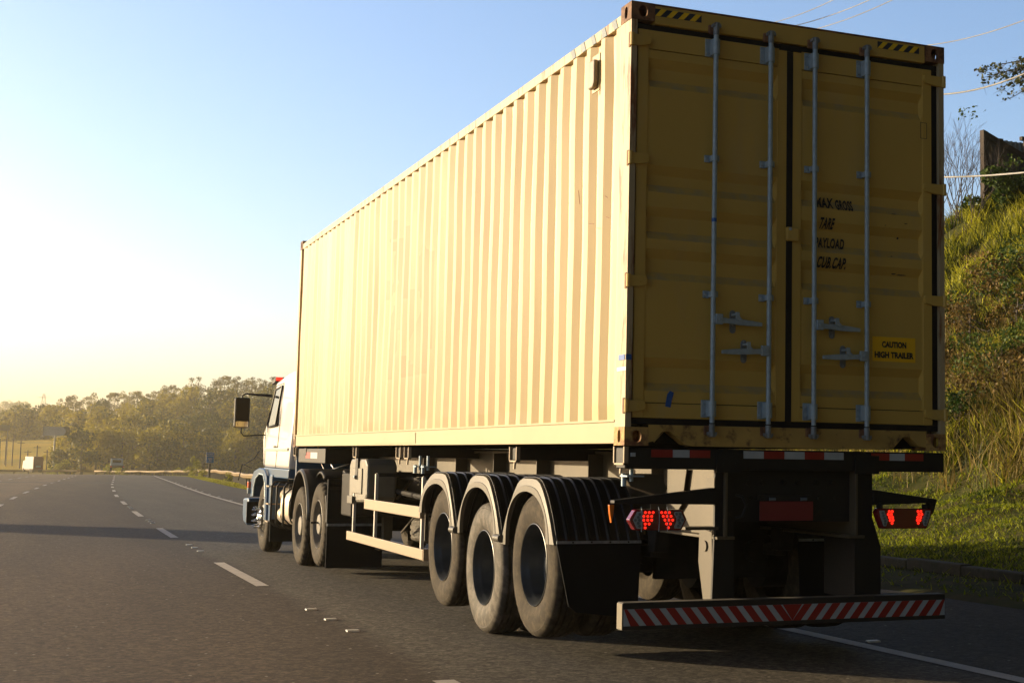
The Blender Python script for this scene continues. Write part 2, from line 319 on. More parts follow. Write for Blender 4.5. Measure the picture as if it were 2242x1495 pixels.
# ------------------------------------------------------------------ road
LC = np.array([(-60,-1.1),(-10,-1.06),(0,-1.03),(10,-1.0),(20,-.88),(34,-.55),(45,-.17),(55,.2),(62,.55),(73,1.1),(83,1.6),(98,2.5),(125,4.1),(156,5.9),(177,7.2),(215,8.4),(260,7.0),(300,2.0)])
_ys = np.arange(-60, 300.5, .5); _xs = np.interp(_ys, LC[:,0], LC[:,1]); _k = np.ones(21)/21
_xs = np.convolve(np.pad(_xs, 10, mode='edge'), _k, 'valid')
def lane(y): return np.interp(y, _ys, _xs)
def sheet(name, y0, y1, step, offs, dz, m, base=lane, uv=True):
    ys = np.arange(y0, y1+step*.5, step); ox = [o(ys) if callable(o) else np.full(len(ys), float(o)) for o in offs]
    V = []; n = len(offs)
    for i, y in enumerate(ys):
        for o in ox: V.append((base(y)+o[i], y, gzf(y)+dz))
    F = np.array([(i*n+j, i*n+j+1, (i+1)*n+j+1, (i+1)*n+j) for i in range(len(ys)-1) for j in range(n-1)])
    me = numesh(name, np.array(V), F, m)
    if uv:
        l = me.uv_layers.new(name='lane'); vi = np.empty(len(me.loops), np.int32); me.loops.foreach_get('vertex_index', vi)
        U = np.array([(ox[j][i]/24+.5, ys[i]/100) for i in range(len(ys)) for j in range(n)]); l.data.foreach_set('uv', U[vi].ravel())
    o = put(name, me); return o
def right_edge(y): return 6.55 + np.clip((y-80)/100, 0, 1)*.6
def left_edge(y): return -17 - np.clip((y-120)/60, 0, 1)*90
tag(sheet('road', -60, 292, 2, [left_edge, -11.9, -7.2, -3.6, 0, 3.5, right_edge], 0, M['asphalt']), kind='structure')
def ribbon(name, y0, y1, off, w, dz=.006, m=None, step=1.0):
    o = sheet(name, y0, y1, min(step, y1-y0), [off-w/2, off+w/2] if not callable(off) else [lambda y: off(y)-w/2, lambda y: off(y)+w/2], dz, m or M['line'], uv=False)
    return o
def merge_ribbons(name, lst, m):
    V = []; F = []
    for y0, y1, off, w in lst:
        ys = np.linspace(y0, y1, max(2, int((y1-y0)/1.5)+1)); b = len(V)
        for y in ys:
            o = off(y) if callable(off) else off
            V += [(lane(y)+o-w/2, y, gzf(y)+.006), (lane(y)+o+w/2, y, gzf(y)+.006)]
        F += [(b+2*i, b+2*i+1, b+2*i+3, b+2*i+2) for i in range(len(ys)-1)]
    return put(name, numesh(name, np.array(V), np.array(F), m))
tag(merge_ribbons('lane_marking', [(7.85+11*k-(.5 if k < 0 else 0), 11.9+11*k-(.5 if k < 0 else 0), 0, .14) for k in range(-3, 17)], M['line']), kind='structure')
tag(merge_ribbons('lane_marking', [(37+10.7*k, 41+10.7*k, -3.6, .14) for k in range(-7, 14)], M['line']), kind='structure')
tag(merge_ribbons('lane_marking', [(33+10.7*k, 37+10.7*k, -7.2, .14) for k in range(-7, 14)], M['line']), kind='structure')
tag(merge_ribbons('edge_line', [(-40, 205, lambda y: 3.48+.4*min(max((y-20)/70, 0), 1), .15)], M['line']), kind='structure')
shadow_mb = MB(); shadow_mb.v = [(-30,92.2,gzf(92.2)+.008),(2.6,94.2,gzf(94.2)+.008),(2.45,92.2,gzf(92.2)+.008),(-30,90.2,gzf(90.2)+.008)]; shadow_mb.f = [(0,3,2,1)]  # cast shadow across the far road, painted as a dark strip
tag(shadow_mb.build('road_shadow_strip', M['shadow_strip']), kind='structure')

def stud_mesh():
    b = MB(); b.prism([(-.04,0),(.04,0),(.028,.014),(-.028,.014)], 'x', -.05, .05); return b
st0 = stud_mesh().build('road_stud', M['stud'], bevel=.003)
cnt = 0
def place_stud(x, y, label, group):
    global cnt
    o = st0 if cnt == 0 else st0.copy()
    if cnt: C.objects.link(o)
    cnt += 1; o.location = (x, y, gzf(y)+.001); tag(o, label, 'road stud', group)
sl = {0: ['small white road stud nearest the camera beside the truck trailer', 'small white road stud in the middle of the nearest three on the lane line', 'small white road stud farthest of the nearest three on the lane line']}
for k in range(4):
    for j, yy in enumerate((3.26, 4.18, 5.1)):
        y = yy + 11.0*k + (.3 if k else 0)
        place_stud(float(lane(y))+.03, y, sl[0][j] if k == 0 else 'white road stud in the %s set of three between lane dashes' % ('second','third','fourth')[k-1], 'road studs on the dashed lane line')
place_stud(2.66, 1.3, 'road stud beyond the solid edge line in the shade behind the trailer', 'road studs along the solid edge line')
for k in range(12):
    y = 36+5.5*k; place_stud(float(lane(y))+3.48+.4*min(max((y-20)/70,0),1)+.2, y, 'tiny road stud along the solid line ahead of the truck', 'road studs along the solid edge line')

# ------------------------------------------------------------------ terrain
def smooth(t): t = np.clip(t, 0, 1); return t*t*(3-2*t)
RX = np.array([-260,-60,-14,-10,3,24,49,62,72,120,200,400,700]); RZ = np.array([2,2,2.5,3.5,4.5,6.5,10.5,12,12,13,15,18,18.])
def terr(x, y):
    base = gz(y) - .25 - 1.2*smooth((np.abs(x-2)-14)/30)*smooth(1-y/400)
    D = np.hypot(x+3.5, y+8.5); px = (x+3.5)/np.maximum(y+8.5, 1)*500 - 3.5      # x where the ray meets y = 491
    rz = np.interp(px, RX, RZ)
    t = smooth((D-290)/165)
    hill = -3.6 + (rz+3.6)*t
    far = smooth((D-700)/300)*16
    h = np.where(D > 292, hill, base) + np.where(D > 700, far*np.interp(px, [-100,-5,5,30],[1.0,1.0,.3,0]), 0)
    return h + .35*np.sin(x*.11+y*.07)*smooth((D-320)/60)
def grid(name, X, Y, hf, m):
    xx, yy = np.meshgrid(X, Y); V = np.stack([xx, yy, hf(xx, yy)], -1).reshape(-1, 3); nx = len(X)
    i = (np.arange(len(Y)-1)[:,None]*nx+np.arange(nx-1)[None]).ravel(); F = np.stack([i, i+1, i+nx+1, i+nx], 1)
    return put(name, numesh(name, V, F, m, True))
tag(grid('ground', np.concatenate([np.linspace(-900,-60,25), np.linspace(-56,120,89), np.linspace(130,1300,40)]),
         np.concatenate([np.linspace(-400,-20,12), np.linspace(-10,300,90), np.linspace(304,620,80), np.linspace(640,2200,30)]), terr, M['ground']), kind='structure')
def gold(x, y): return terr(x, y)+.25
tag(grid('golden_field', np.linspace(-60, 14, 60), np.linspace(306, 425, 48), gold, M['golden']), kind='structure')
tag(grid('golden_field', np.linspace(-60, -7, 30), np.linspace(392, 420, 12), gold, M['golden']), kind='structure')

# embankment on the right, with verge, gutter and lawn
def shift(y): return np.interp(y, _ys, _xs) + 1.03
def bank_h(x, y):
    u = x - shift(y)
    p = np.interp(u, [5.4,5.7,6.9,7.6,9.5,12.5,14.0,18.0,22.5,27,45,80], [-.04,.05,.08,.06,.30,1.1,2.1,5.6,9.0,9.5,10.2,9.5])
    fade = 1-smooth((y-30)/24)
    n = (.18*np.sin(x*.9+y*.5)+.13*np.sin(y*1.7-x*.6)+.10*np.sin(x*2.3+y*2.9))*(smooth((u-9)/4)+.5*smooth((u-14)/3))
    return gz(y) + np.where(u < 7.6, p, .06+(p-.06)*fade) + n*fade*.9 - .02
tag(grid('embankment', np.concatenate([np.linspace(5.45, 30, 110), np.linspace(31, 80, 25)]), np.linspace(-25, 60, 170), bank_h, M['bank']), kind='structure')
kb = MB()
for i in range(60):
    y0, y1 = -20+i*1.2, -20+i*1.2+1.19; a = float(shift(y0)); j = random.uniform(-.015,.015)
    kb.box(a+7.1, a+7.28, y0, y1, gzf(y0)-.1, gzf(y0)+.19+j)
tag(kb.build('gutter_kerb', M['kerb'], bevel=.02), kind='structure')

# ------------------------------------------------------------------ grass (stuff)
def blades(name, n, sampler, hmin, hmax, w, lean, m, seg=2, zoff=0):
    P = sampler(n); n = len(P); h = rng.uniform(hmin, hmax, n)*(.7+.6*rng.random(n))
    a = rng.uniform(0, 2*np.pi, n); b = rng.uniform(0, 2*np.pi, n); ww = w*rng.uniform(.6, 1.4, n)
    dx, dy = np.cos(a)*ww/2, np.sin(a)*ww/2; ln = lean*rng.random(n)**.7*h; lx, ly = np.cos(b)*ln, np.sin(b)*ln
    V = np.empty((n, 2*seg+1, 3))
    for s in range(seg):
        t = s/seg; f = 1-t*.6; bend = t**1.8
        V[:,2*s] = np.stack([P[:,0]-dx*f+lx*bend, P[:,1]-dy*f+ly*bend, P[:,2]-.03+h*t*(1-.25*lean*t)], 1)
        V[:,2*s+1] = np.stack([P[:,0]+dx*f+lx*bend, P[:,1]+dy*f+ly*bend, P[:,2]-.03+h*t*(1-.25*lean*t)], 1)
    V[:,2*seg] = np.stack([P[:,0]+lx, P[:,1]+ly, P[:,2]-.03+h*(1-.35*lean*rng.random(n))], 1)
    base = np.arange(n)[:,None]*(2*seg+1); tris = []
    for s in range(seg-1): tris += [[2*s,2*s+1,2*s+3],[2*s,2*s+3,2*s+2]]
    tris.append([2*seg-2,2*seg-1,2*seg]); F = (base[:,None,:]+np.array(tris)[None]).reshape(-1,3)
    return numesh(name, V.reshape(-1,3), F, m)
def samp(x0, x1, y0, y1, dens=None, clump=0):
    def f(n):
        x = rng.uniform(x0, x1, n); y = rng.uniform(y0, y1, n)
        if clump:
            k = max(4, n//clump); cx = rng.uniform(x0, x1, k); cy = rng.uniform(y0, y1, k); i = rng.integers(0, k, n)
            x = cx[i]+rng.normal(0, .16, n); y = cy[i]+rng.normal(0, .16, n)
        x = x + shift(y)
        if dens is not None: keep = rng.random(n) < dens(x-shift(y), y); x, y = x[keep], y[keep]
        return np.stack([x, y, bank_h(x, y)], 1)
    return f
tag(put('short_grass', blades('short_grass', 190000, samp(5.75, 13.3, -3, 34, lambda u, y: np.where(u<7.05, .12, 1)*np.where(y>24,.5,1)), .04, .12, .024, 1.1, M['lawn'])),
    'short yellow green grass at the foot of the roadside bank', 'grass', kind='stuff')
tag(put('tall_grass', blades('tall_grass', 165000, samp(12.8, 26, -2, 44, lambda u, y: np.where(u<17, .55, 1), clump=55), .22, .60, .034, .9, M['tallgrass'], 3)),
    'tall sunlit green grass covering the upper slope of the bank', 'grass', kind='stuff')
tag(put('dry_cane', blades('dry_cane', 42000, samp(12.4, 18.2, -1, 40, lambda u, y: np.clip(1.1-np.abs(u-14.6)/3.2, 0, 1), clump=45), .4, 1.15, .018, .8, M['cane'], 3)),
    'tangled dry brown cane across the lower slope of the bank', 'dry cane', kind='stuff')
gp = []
def rail_grass(n):
    y = rng.uniform(60, 205, n); x = shift(y)-1.03+right_edge(y)+rng.uniform(.0, 1.6, n); return np.stack([x, y, gz(y)-.05+0*x], 1)
tag(put('verge_grass', blades('verge_grass', 70000, rail_grass, .05, .12, .07, .8, M['leaf_bright'])), 'bright yellow green grass strip below the guardrail', 'grass', kind='stuff')

# ------------------------------------------------------------------ plants
def quads(P, s, up=.3):
    """leaf-sized random quads at points P"""
    n = len(P); a = rng.normal(size=(n,3)); a /= np.linalg.norm(a, axis=1)[:,None]; b = rng.normal(size=(n,3)); b -= (a*b).sum(1)[:,None]*a; b /= np.linalg.norm(b, axis=1)[:,None]
    s = np.asarray(s)*rng.uniform(.6,1.4,n); a = a*s[:,None]/2; b = b*s[:,None]/3.2
    V = np.stack([P-a, P+b, P+a, P-b], 1).reshape(-1,3); F = (np.arange(n)[:,None]*4+np.arange(4)[None]); return V, F
def crown_pts(blobs, n):
    w = np.array([b[3]**2 for b in blobs]); i = rng.choice(len(blobs), n, p=w/w.sum()); B = np.array(blobs)[i]
    d = rng.normal(size=(n,3)); d /= np.linalg.norm(d, axis=1)[:,None]; r = rng.uniform(.55, 1.05, n)**.6
    return B[:,:3] + d*(B[:,3]*r)[:,None]*np.array([1,1,.72])
def trunk_mb(h, r, limbs, lean=.05):
    b = MB(); top = Vector((random.uniform(-lean,lean)*h, random.uniform(-lean,lean)*h, h)); mid = top*.5+Vector((random.uniform(-.03,.03)*h, 0, 0))
    b.tube([(0,0,-.8), mid, top], [r, r*.7, r*.25], 6)
    for l in limbs:
        z = random.uniform(.45,.9); st = top*z; b.tube([st, (st+Vector(l))/2+Vector((0,0,-.2)), l], [r*.35, r*.25, r*.08], 5)
    return b
def make_tree_meshes(kind):
    if kind == 'euc':
        h = random.uniform(10.5, 13.5); bl = []
        for k in range(random.randint(6, 9)):
            a = random.uniform(0, 6.28); z = random.uniform(.58, 1.0); rr = random.uniform(.3, 1.9)*(1.25-z)*1.8
            bl.append((math.cos(a)*rr, math.sin(a)*rr, h*z, random.uniform(.55, 1.15)))
        V, F = quads(crown_pts(bl, 330), .42); t = trunk_mb(h*.97, .17, [x[:3] for x in bl[:5]], .06)
        return t, (V, F), M['bark_pale'], M['leaf_euc']
    if kind == 'broad':
        h = random.uniform(5.5, 8); bl = []
        for k in range(random.randint(11, 15)):
            a = random.uniform(0, 6.28); z = random.uniform(.10, .9); rr = random.uniform(.6, 2.6)*(1.25-z*.8)
            bl.append((math.cos(a)*rr, math.sin(a)*rr, h*z, random.uniform(.9, 1.7)))
        V, F = quads(crown_pts(bl, 900), .52); t = trunk_mb(h*.8, .2, [x[:3] for x in bl[:4]])
        return t, (V, F), M['bark'], M['leaf_far']
    if kind == 'shrub':
        bl = [(random.uniform(-1,1), random.uniform(-1,1), random.uniform(.5,2.4), random.uniform(.4,.8)) for k in range(9)]
        V, F = quads(crown_pts(bl, 650), .22); t = trunk_mb(1.6, .06, [x[:3] for x in bl])
        return t, (V, F), M['bark'], M['leaf_bright']
protos = {}
def tree(kind, x, y, z, s, label, cat, group, rz=None, sz=None):
    key = kind+str(random.randint(0, 4))
    if key not in protos:
        t, (V, F), bm_, lm = make_tree_meshes(kind)
        tm = t.build('trunk', bm_, smooth=60); cm = numesh('crown', V, F, lm); protos[key] = (tm.data, cm); bpy.data.objects.remove(tm)
    tm, cm = protos[key]
    o = thing({'euc':'eucalyptus_tree','broad':'broadleaf_tree','shrub':'shrub'}[kind], label, cat, (x, y, z), group, random.uniform(0, 6.28) if rz is None else rz)
    o.scale = (s, s, sz or s*random.uniform(.9,1.1)); put('trunk', tm, o); put('crown' if kind != 'shrub' else 'foliage', cm, o)
    return o
def rayxy(px, D):                                # a point seen in photo column px at distance D
    d = fwd + rgt*((px-(1121+SX))/F_PX); l = math.hypot(d.x, d.y); return CP.x+d.x/l*D, CP.y+d.y/l*D
# ridge of eucalyptus
def zone(px): return 'at the low left end of the ridge above the billboard' if px < 180 else ('along the middle of the ridge' if px < 400 else 'on the high right part of the ridge beside the truck cab')
for i in range(125):
    px = 60 + 640*((i+random.random())/125); D = random.uniform(448, 500)
    x, y = rayxy(px, D); s = random.uniform(.72, 1.08)*(.8 if px < 150 else 1)
    tree('euc', x, y, float(terr(x, y)), s, 'slender pale eucalyptus %s' % zone(px), 'tree', 'eucalyptus trees on the ridge')
for i in range(235):
    row = i % 9 if i < 200 else random.choice((0,1,2)); px = (8 if row > 3 else 110)+ random.random()*620; D = 306+row*17+random.uniform(-8, 8)
    if px < 150 and D < 430: D = random.uniform(432, 460)
    x, y = rayxy(px, D)
    tree('broad', x, y, float(terr(x, y)), random.uniform(1.0, 1.45), 'rounded broadleaf tree %s' % ('at the foot of the wooded hillside behind the guardrail' if row < 2 else 'in the dense wood halfway up the hillside' if row < 6 else 'just below the eucalyptus ridge'), 'tree', 'broadleaf trees on the hillside')
for i in range(9):
    x, y = rayxy(-20+i*11, 1010+random.uniform(-20,20)); tree('broad', x, y, float(terr(x,y)), random.uniform(1.3,2.2), 'pale hazy tree on the farthest hill at the left edge', 'tree', 'trees on the farthest hill')
for px, D, s, lab in ((258,268,.8,'golden shrub low behind the guardrail right of the flatbed truck'),(284,255,.7,'golden shrub behind the guardrail, second right of the flatbed truck'),(150,296,1.2,'bright yellow shrub behind the guardrail right of the box truck'),(135,298,.9,'smaller yellow shrub between box truck and long guardrail'),
                      (398,235,.6,'dark small shrub left of the blue kilometre sign'),(428,176,.55,'yellow green shrub second left of the blue kilometre sign'),(446,170,.6,'tallest yellow green shrub touching the blue kilometre sign'),(462,160,.4,'yellow green shrub at the foot of the blue kilometre sign'),(522,120,.4,'small olive shrub beyond the guardrail end near the cab')):
    x, y = rayxy(px, D); tree('shrub', x, y, gzf(y)-.4, s, lab, 'shrub', 'roadside shrubs behind the guardrail', sz=s*(1.6 if '446' == str(px) else 1))

# near plants on the bank
def on_bank(px, D):
    x, y = rayxy(px, D); return x, y, float(bank_h(x, y))
x, y, z = on_bank(2195, 43.5)
sh = thing('shrub', 'dense glossy green shrub growing against the old billboard on the bank', 'shrub', (x, y, z))
bl = [(random.uniform(-.8,2.2), random.uniform(-.6,.6), random.uniform(-.1,.85), random.uniform(.22,.42)) for k in range(26)]
V, F = quads(crown_pts(bl, 5200), .13); put('foliage', numesh('foliage', V, F, M['leaf_green']), sh)
put('stems', trunk_mb(1.8, .06, [b[:3] for b in bl]).build('stems', M['bark'], smooth=60, off=(0,0,0)).data, sh)
bpy.data.objects.remove([o for o in C.objects if o.name.startswith('stems') and o.parent is None][0])
def bare(px, D, H, label, leaves, group=None):
    x, y, z = on_bank(px, D); o = thing('bare_shrub', label, 'shrub', (x, y, z), group); b = MB(); tips = []
    def grow(p, d, l, r, n):
        q = p + d*l; m_ = (p+q)/2 + Vector((random.uniform(-1,1), random.uniform(-1,1), 0))*l*.06
        b.tube([p, m_, q], [r, r*.85, r*.7], 5, cap=False)
        if n == 0: tips.append(q); return
        for k in range(random.choice((2,2,3))):
            e = (d + Vector((random.uniform(-1,1), random.uniform(-1,1), random.uniform(-.1,.7)))*.55).normalized(); grow(q, e, l*random.uniform(.6,.85), r*.62, n-1)
    for k in range(4): grow(Vector((random.uniform(-.2,.2), random.uniform(-.2,.2), -.2)), Vector((random.uniform(-.35,.35), random.uniform(-.35,.35), 1)).normalized(), H*.30, .022, 5)
    b.build('branches', M['twig'], off=(0,0,0)).parent = o
    if leaves:
        P = np.array([t for t in tips if t.z < H*.62] or tips[:4]); P = np.repeat(P, 10, 0)+rng.normal(0, .12, (len(P)*10, 3)); V, F = quads(P, .10); put('leaves', numesh('leaves', V, F, M['leaf_green']), o)
bare(2082, 44, 3.1, 'bare twiggy shrub on the bank top nearest the container edge', False)
bare(2106, 43.5, 3.3, 'half bare shrub with a few green leaves left of the old billboard', True)
bare(2128, 43, 2.9, 'sparse twiggy shrub touching the left post of the old billboard', True)

M['leaf_dry'] = leafmat('dry brown leaves', (.035,.026,.008), (.26,.17,.045), 1.5, .25)
for i in range(14):
    px, D = random.uniform(2075, 2290), random.uniform(29.5, 37)
    x, y, z = on_bank(px, D); r_ = random.uniform(.5, .95); dry = i % 2 == 0
    o = thing('shrub', 'tangled dry brown bush on the lower slope of the bank' if dry else 'small olive green bush among the dry brown ones on the bank', 'shrub', (x, y, z), 'bushes on the bank slope')
    bl = [(random.uniform(-1,1)*r_, random.uniform(-1,1)*r_, random.uniform(.1,1.1)*r_, random.uniform(.3,.5)*r_) for k in range(11)]
    V, F = quads(crown_pts(bl, 1300), .075); put('foliage', numesh('foliage', V, F, M['leaf_dry' if dry else 'leaf_green']), o)
    trunk_mb(.8*r_, .03, [b_[:3] for b_ in bl]).build('stems', M['twig'], off=(0,0,0)).parent = o
# overhanging tree at the top right (its trunk stands outside the frame)
tx, ty = rayxy(2420, 30); tz = float(bank_h(tx, ty)); ot = thing('overhanging_tree', 'feathery tree branch reaching into the sky at the top right corner', 'tree', (tx, ty, tz))
b = MB(); hub = Vector((0, 0, 5.5)); b.tube([(0,0,-.4), (.1,.1,3), hub], [.17,.13,.09], 8); pts = []
def upt(px, py, D):
    d = fwd + rgt*((px-(1121+SX))/F_PX) - upv*((py-(747.5+SY))/F_PX); l = math.hypot(d.x, d.y); return CP + d*(D/l)
for (ax, ay) in ((2138,152),(2148,172),(2200,140),(2185,195),(2215,215),(2260,120),(2300,240),(2330,160),(2195,165),(2240,190),(2225,175)):
    e = upt(ax, ay, 29+random.uniform(-1,1)) - Vector((tx, ty, tz)); m1 = hub.lerp(e, .5)+Vector((0,0,.15))
    b.tube([hub, m1, e], [.035,.016,.004], 5)
    for k in range(26):
        t = random.uniform(.5, 1); p = hub.lerp(m1, t*2) if t < .5 else m1.lerp(e, t*2-1); q = p+Vector((random.uniform(-.35,.35), random.uniform(-.35,.35), random.uniform(-.28,.12)))
        b.tube([p, q], [.005,.002], 3, cap=False); pts += [p.lerp(q, random.random()) for _ in range(4)]
b.build('branches', M['twig'], off=(0,0,0)).parent = ot
P = np.array([tuple(p) for p in pts]); P = P+rng.normal(0,.04,P.shape); V, F = quads(P, .085); put('crown', numesh('crown', V, F, M['leaf_dark']), ot)
# ------------------------------------------------------------------ guardrail
def off_pt(y, o): return float(lane(y))+o, y
gpath = [(8.15,69.5),(8.75,75),(9.35,84),(10.9,99),(12.1,111),(13.3,130),(14.6,148),(16.2,168),(17.4,190),(18.1,210),(18.2,230),(17.0,248),(14.2,262),(10,271),(4,278),(-4,284),(-14,289),(-28,293),(-60,298)]
gd = [0]
for a, b_ in zip(gpath, gpath[1:]): gd.append(gd[-1]+math.hypot(b_[0]-a[0], b_[1]-a[1]))
def gp_at(s):
    x = np.interp(s, gd, [p[0] for p in gpath]); y = np.interp(s, gd, [p[1] for p in gpath]); return float(x), float(y)
W_PROF = [(.0,-.155),(-.035,-.13),(-.075,-.09),(-.075,-.05),(-.02,-.015),(-.02,.015),(-.075,.05),(-.075,.09),(-.035,.13),(.0,.155)]
def guardrail(s0, s1, label, sp):
    mx, my = gp_at(s0); g = thing('guardrail', label, 'guardrail', (mx, my, gzf(my)), 'steel guardrails along the road')
    b = MB(); ss = np.arange(s0, s1+.1, 2.0); rows = []
    for s in ss:
        x, y = gp_at(s); x2, y2 = gp_at(min(s+.5, gd[-1])); x1, y1 = gp_at(max(s-.5, 0)); t = Vector((x2-x1, y2-y1, 0)).normalized(); nrm = Vector((t.y, -t.x, 0))
        wz = .03*math.sin(s*.31)+.02*math.sin(s*.13)
        rows.append([Vector((x, y, gzf(y)+.60+wz+q)) + nrm*(p) for p, q in W_PROF])
    n = len(W_PROF); vs = [v for r in rows for v in r]
    b.add(vs, [(i*n+j, i*n+j+1, (i+1)*n+j+1, (i+1)*n+j) for i in range(len(rows)-1) for j in range(n-1)])
    o = b.build('rail_beam', M['rail'], g, smooth=50); sm = o.modifiers.new('thick', 'SOLIDIFY'); sm.thickness = .006
    np_ = 0; s = s0+.6; pm = None
    while s < s1 and np_ < 95:
        x, y = gp_at(s)
        if pm is None:
            p = MB().box(x+.03, x+.19, y-.06, y+.06, gzf(y)-.3, gzf(y)+.70).build('rail_post', M['railpost'], g); pm = p; px0 = (x, y, gzf(y))
        else:
            p = pm.copy(); C.objects.link(p); p.location = (x-px0[0], y-px0[1], gzf(y)-px0[2])
        s += sp; np_ += 1
guardrail(0, 118, 'long steel guardrail on dark posts on the right bend beside the cab', 2.0)
guardrail(120.5, 205, 'distant steel guardrail stretch behind the flatbed truck', 2.6)
guardrail(207, gd[-1]-1, 'farthest guardrail crossing behind the box truck at the left', 3.0)

# ------------------------------------------------------------------ lettering
def text_mb(body, size, sx=1, shear=0, bold=0, spacing=1):
    cu = bpy.data.curves.new('t', 'FONT'); cu.body = body; cu.size = size; cu.shear = shear; cu.offset = bold; cu.space_character = spacing; cu.resolution_u = 3; cu.align_x = 'CENTER'; cu.align_y = 'CENTER'
    o = bpy.data.objects.new('t', cu); C.objects.link(o); bpy.context.view_layer.update()
    me = bpy.data.meshes.new_from_object(o.evaluated_get(bpy.context.evaluated_depsgraph_get()))
    v = [(a.co.x*sx, a.co.y) for a in me.vertices]; f = [tuple(p.vertices) for p in me.polygons]
    bpy.data.objects.remove(o); bpy.data.meshes.remove(me); return v, f
def fit(v, x0, x1, z0, z1):
    xs = [a[0] for a in v]; zs = [a[1] for a in v]; ax, bx, az, bz = min(xs), max(xs), min(zs), max(zs)
    return [(x0+(a-ax)/(bx-ax)*(x1-x0), z0+(c-az)/(bz-az)*(z1-z0)) for a, c in v]

# ------------------------------------------------------------------ kilometre sign
x, y = rayxy(474, 143); sg = thing('road_sign', 'blue kilometre sign reading NORTE km 32 on a dark post behind the guardrail', 'road sign', (x, y, gzf(y)-.3))
zt = 1.434+(1012-.0-990+0)*0+1.434*0 + (985-988)/F_PX*0; zt = CP.z + (987.9-990)/F_PX*143*.95; zb = CP.z + (987.9-1013.5)/F_PX*143*.95
MB().box(x-.09, x+.09, y+.04, y+.2, gzf(y)-.6, zt-.1).build('post', M['pole_dark'], sg)
pn = MB().box(x-.37, x+.37, y-.01, y+.02, zb, zt).build('panel', M['signwhite'], sg, bevel=.01)
MB().box(x-.335, x+.335, y-.016, y-.012, zt-.33, zt-.035).build('header_field', M['signblue'], pn)
MB().box(x-.335, x+.335, y-.016, y-.012, zb+.035, zt-.37).build('number_field', M['signblue'], pn)
for body, z0, z1, hw in (('NORTE', zt-.26, zt-.10, .27), ('km', zt-.66, zt-.48, .16), ('32', zb+.12, zb+.34, .14)):
    v, f = text_mb(body, 1, bold=.02); v = fit(v, x-hw, x+hw, z0, z1); t = MB().add([(a, y-.020, c) for a, c in v], f); t.build('lettering', M['signwhite'], pn)

# ------------------------------------------------------------------ far billboards, pylon, poles
def zat(py, px, D):                              # height of photo row py at ground distance D
    d = fwd + rgt*((px-(1121+SX))/F_PX) - upv*((py-(747.5+SY))/F_PX); l = math.hypot(d.x, d.y); return CP.z + d.z/l*D
D = 302.; x, y = rayxy(135, D); bb = thing('billboard', 'pale billboard with rounded right end on a single tall column', 'billboard', (x, y, float(terr(x, y))))
xl, _ = rayxy(109, D); xr, _ = rayxy(166, D); z0, z1 = zat(954, 137, D), zat(934, 137, D)
MB().cyl((x, y, 0), 'z', .16, float(terr(x, y)), z0, 12).build('column', M['steel_pale'], bb, smooth=40)
xm = xl+(xr-xl)*.85; hz = (z1-z0)/2
pol = [(xl, z0), (xm-hz, z0)] + [(xm-hz+hz*math.sin(t), (z0+z1)/2-hz*math.cos(t)) for t in np.linspace(.2, 2.95, 12)] + [(xm-hz, z1), (xl, z1)]
MB().prism(pol, 'y', y-.25, y-.1).build('face', M['board'], bb)
MB().box(xl-.05, xr, y-.05, y+.12, z0+.05, z1-.02).build('back_panel', M['boardback'], bb)
MB().box(xl-.4, xr, y-.9, y-.3, z0-.25, z0-.15).box(xl-.1,xl,y-.3,y+.1,z0-.1,z1).build('catwalk', M['steel_pale'], bb)
D = 330.; x0, y = rayxy(4, D); x1, _ = rayxy(36, D); b2 = thing('billboard', 'dull grey billboard at the left edge of the photo on two legs', 'billboard', (x0, y, float(terr(x0, y))))
MB().box(x0, x1, y, y+.3, zat(943, 20, D), zat(930, 20, D)).build('face', M['board_grey'], b2, bevel=.05)
MB().box(x0+.1, x0+.35, y+.1, y+.3, float(terr(x0,y))-.5, zat(930,20,D)).box(x1-.5, x1-.25, y+.32, y+.5, float(terr(x0,y))-.5, zat(938,20,D)).build('legs', M['steel_pale'], b2)
D = 640.; x, y = rayxy(106, D); pw = thing('transmission_tower', 'faint lattice transmission tower rising behind the left end of the ridge', 'tower', (x, y, float(terr(x, y))))
zt = zat(862, 106, D); zb = float(terr(x, y)); b = MB()
for sx in (-1, 1):
    for sy in (-1, 1): b.tube([(x+sx*2.2, y+sy*2.2, zb), (x+sx*.35, y+sy*.35, zt)], .12, 4)
for k in range(8):
    t0, t1 = k/8, (k+1)/8; a0 = 2.2-1.85*t0; a1 = 2.2-1.85*t1
    b.tube([(x-a0, y-a0, zb+(zt-zb)*t0), (x+a1, y-a1, zb+(zt-zb)*t1)], .07, 4); b.tube([(x+a0, y-a0, zb+(zt-zb)*t0), (x-a1, y-a1, zb+(zt-zb)*t1)], .07, 4)
for zz in (zt-1.5, zt-4, zt-6.5): b.tube([(x-2.2, y, zz), (x+2.2, y, zz)], .1, 4)
b.build('lattice', M['steel_pale'], pw)
for i, (px, D, top, bot) in enumerate(((5,345,962,980),(17,340,960,984),(30,336,960,990),(45,331,962,992),(62,322,965,998),(78,326,985,1000),(98,330,975,1001),(120,318,985,1006),(146,312,985,1017))):
    x, y = rayxy(px, D); zb = min(float(terr(x, y)), zat(bot, px, D)); zt = zat(top, px, D); b = MB().tube([(x, y, zb-.5), (x, y, zt)], [.16, .11], 6)
    p = thing('utility_pole', ('thin timber utility pole %s on the golden slope' % ('at the far left edge','second from the left','third from the left','fourth from the left','left of the box truck','above the left side of the box truck','above the box truck','below the pale billboard','right of the pale billboard column')[i]), 'utility pole', (x, y, zb), 'utility poles on the golden slope')
    b.build('pole', M['pole_dark'], p); MB().box(x-.7, x+.7, y-.05, y+.05, zt-.5, zt-.38).build('cross_arm', M['pole_dark'], p)

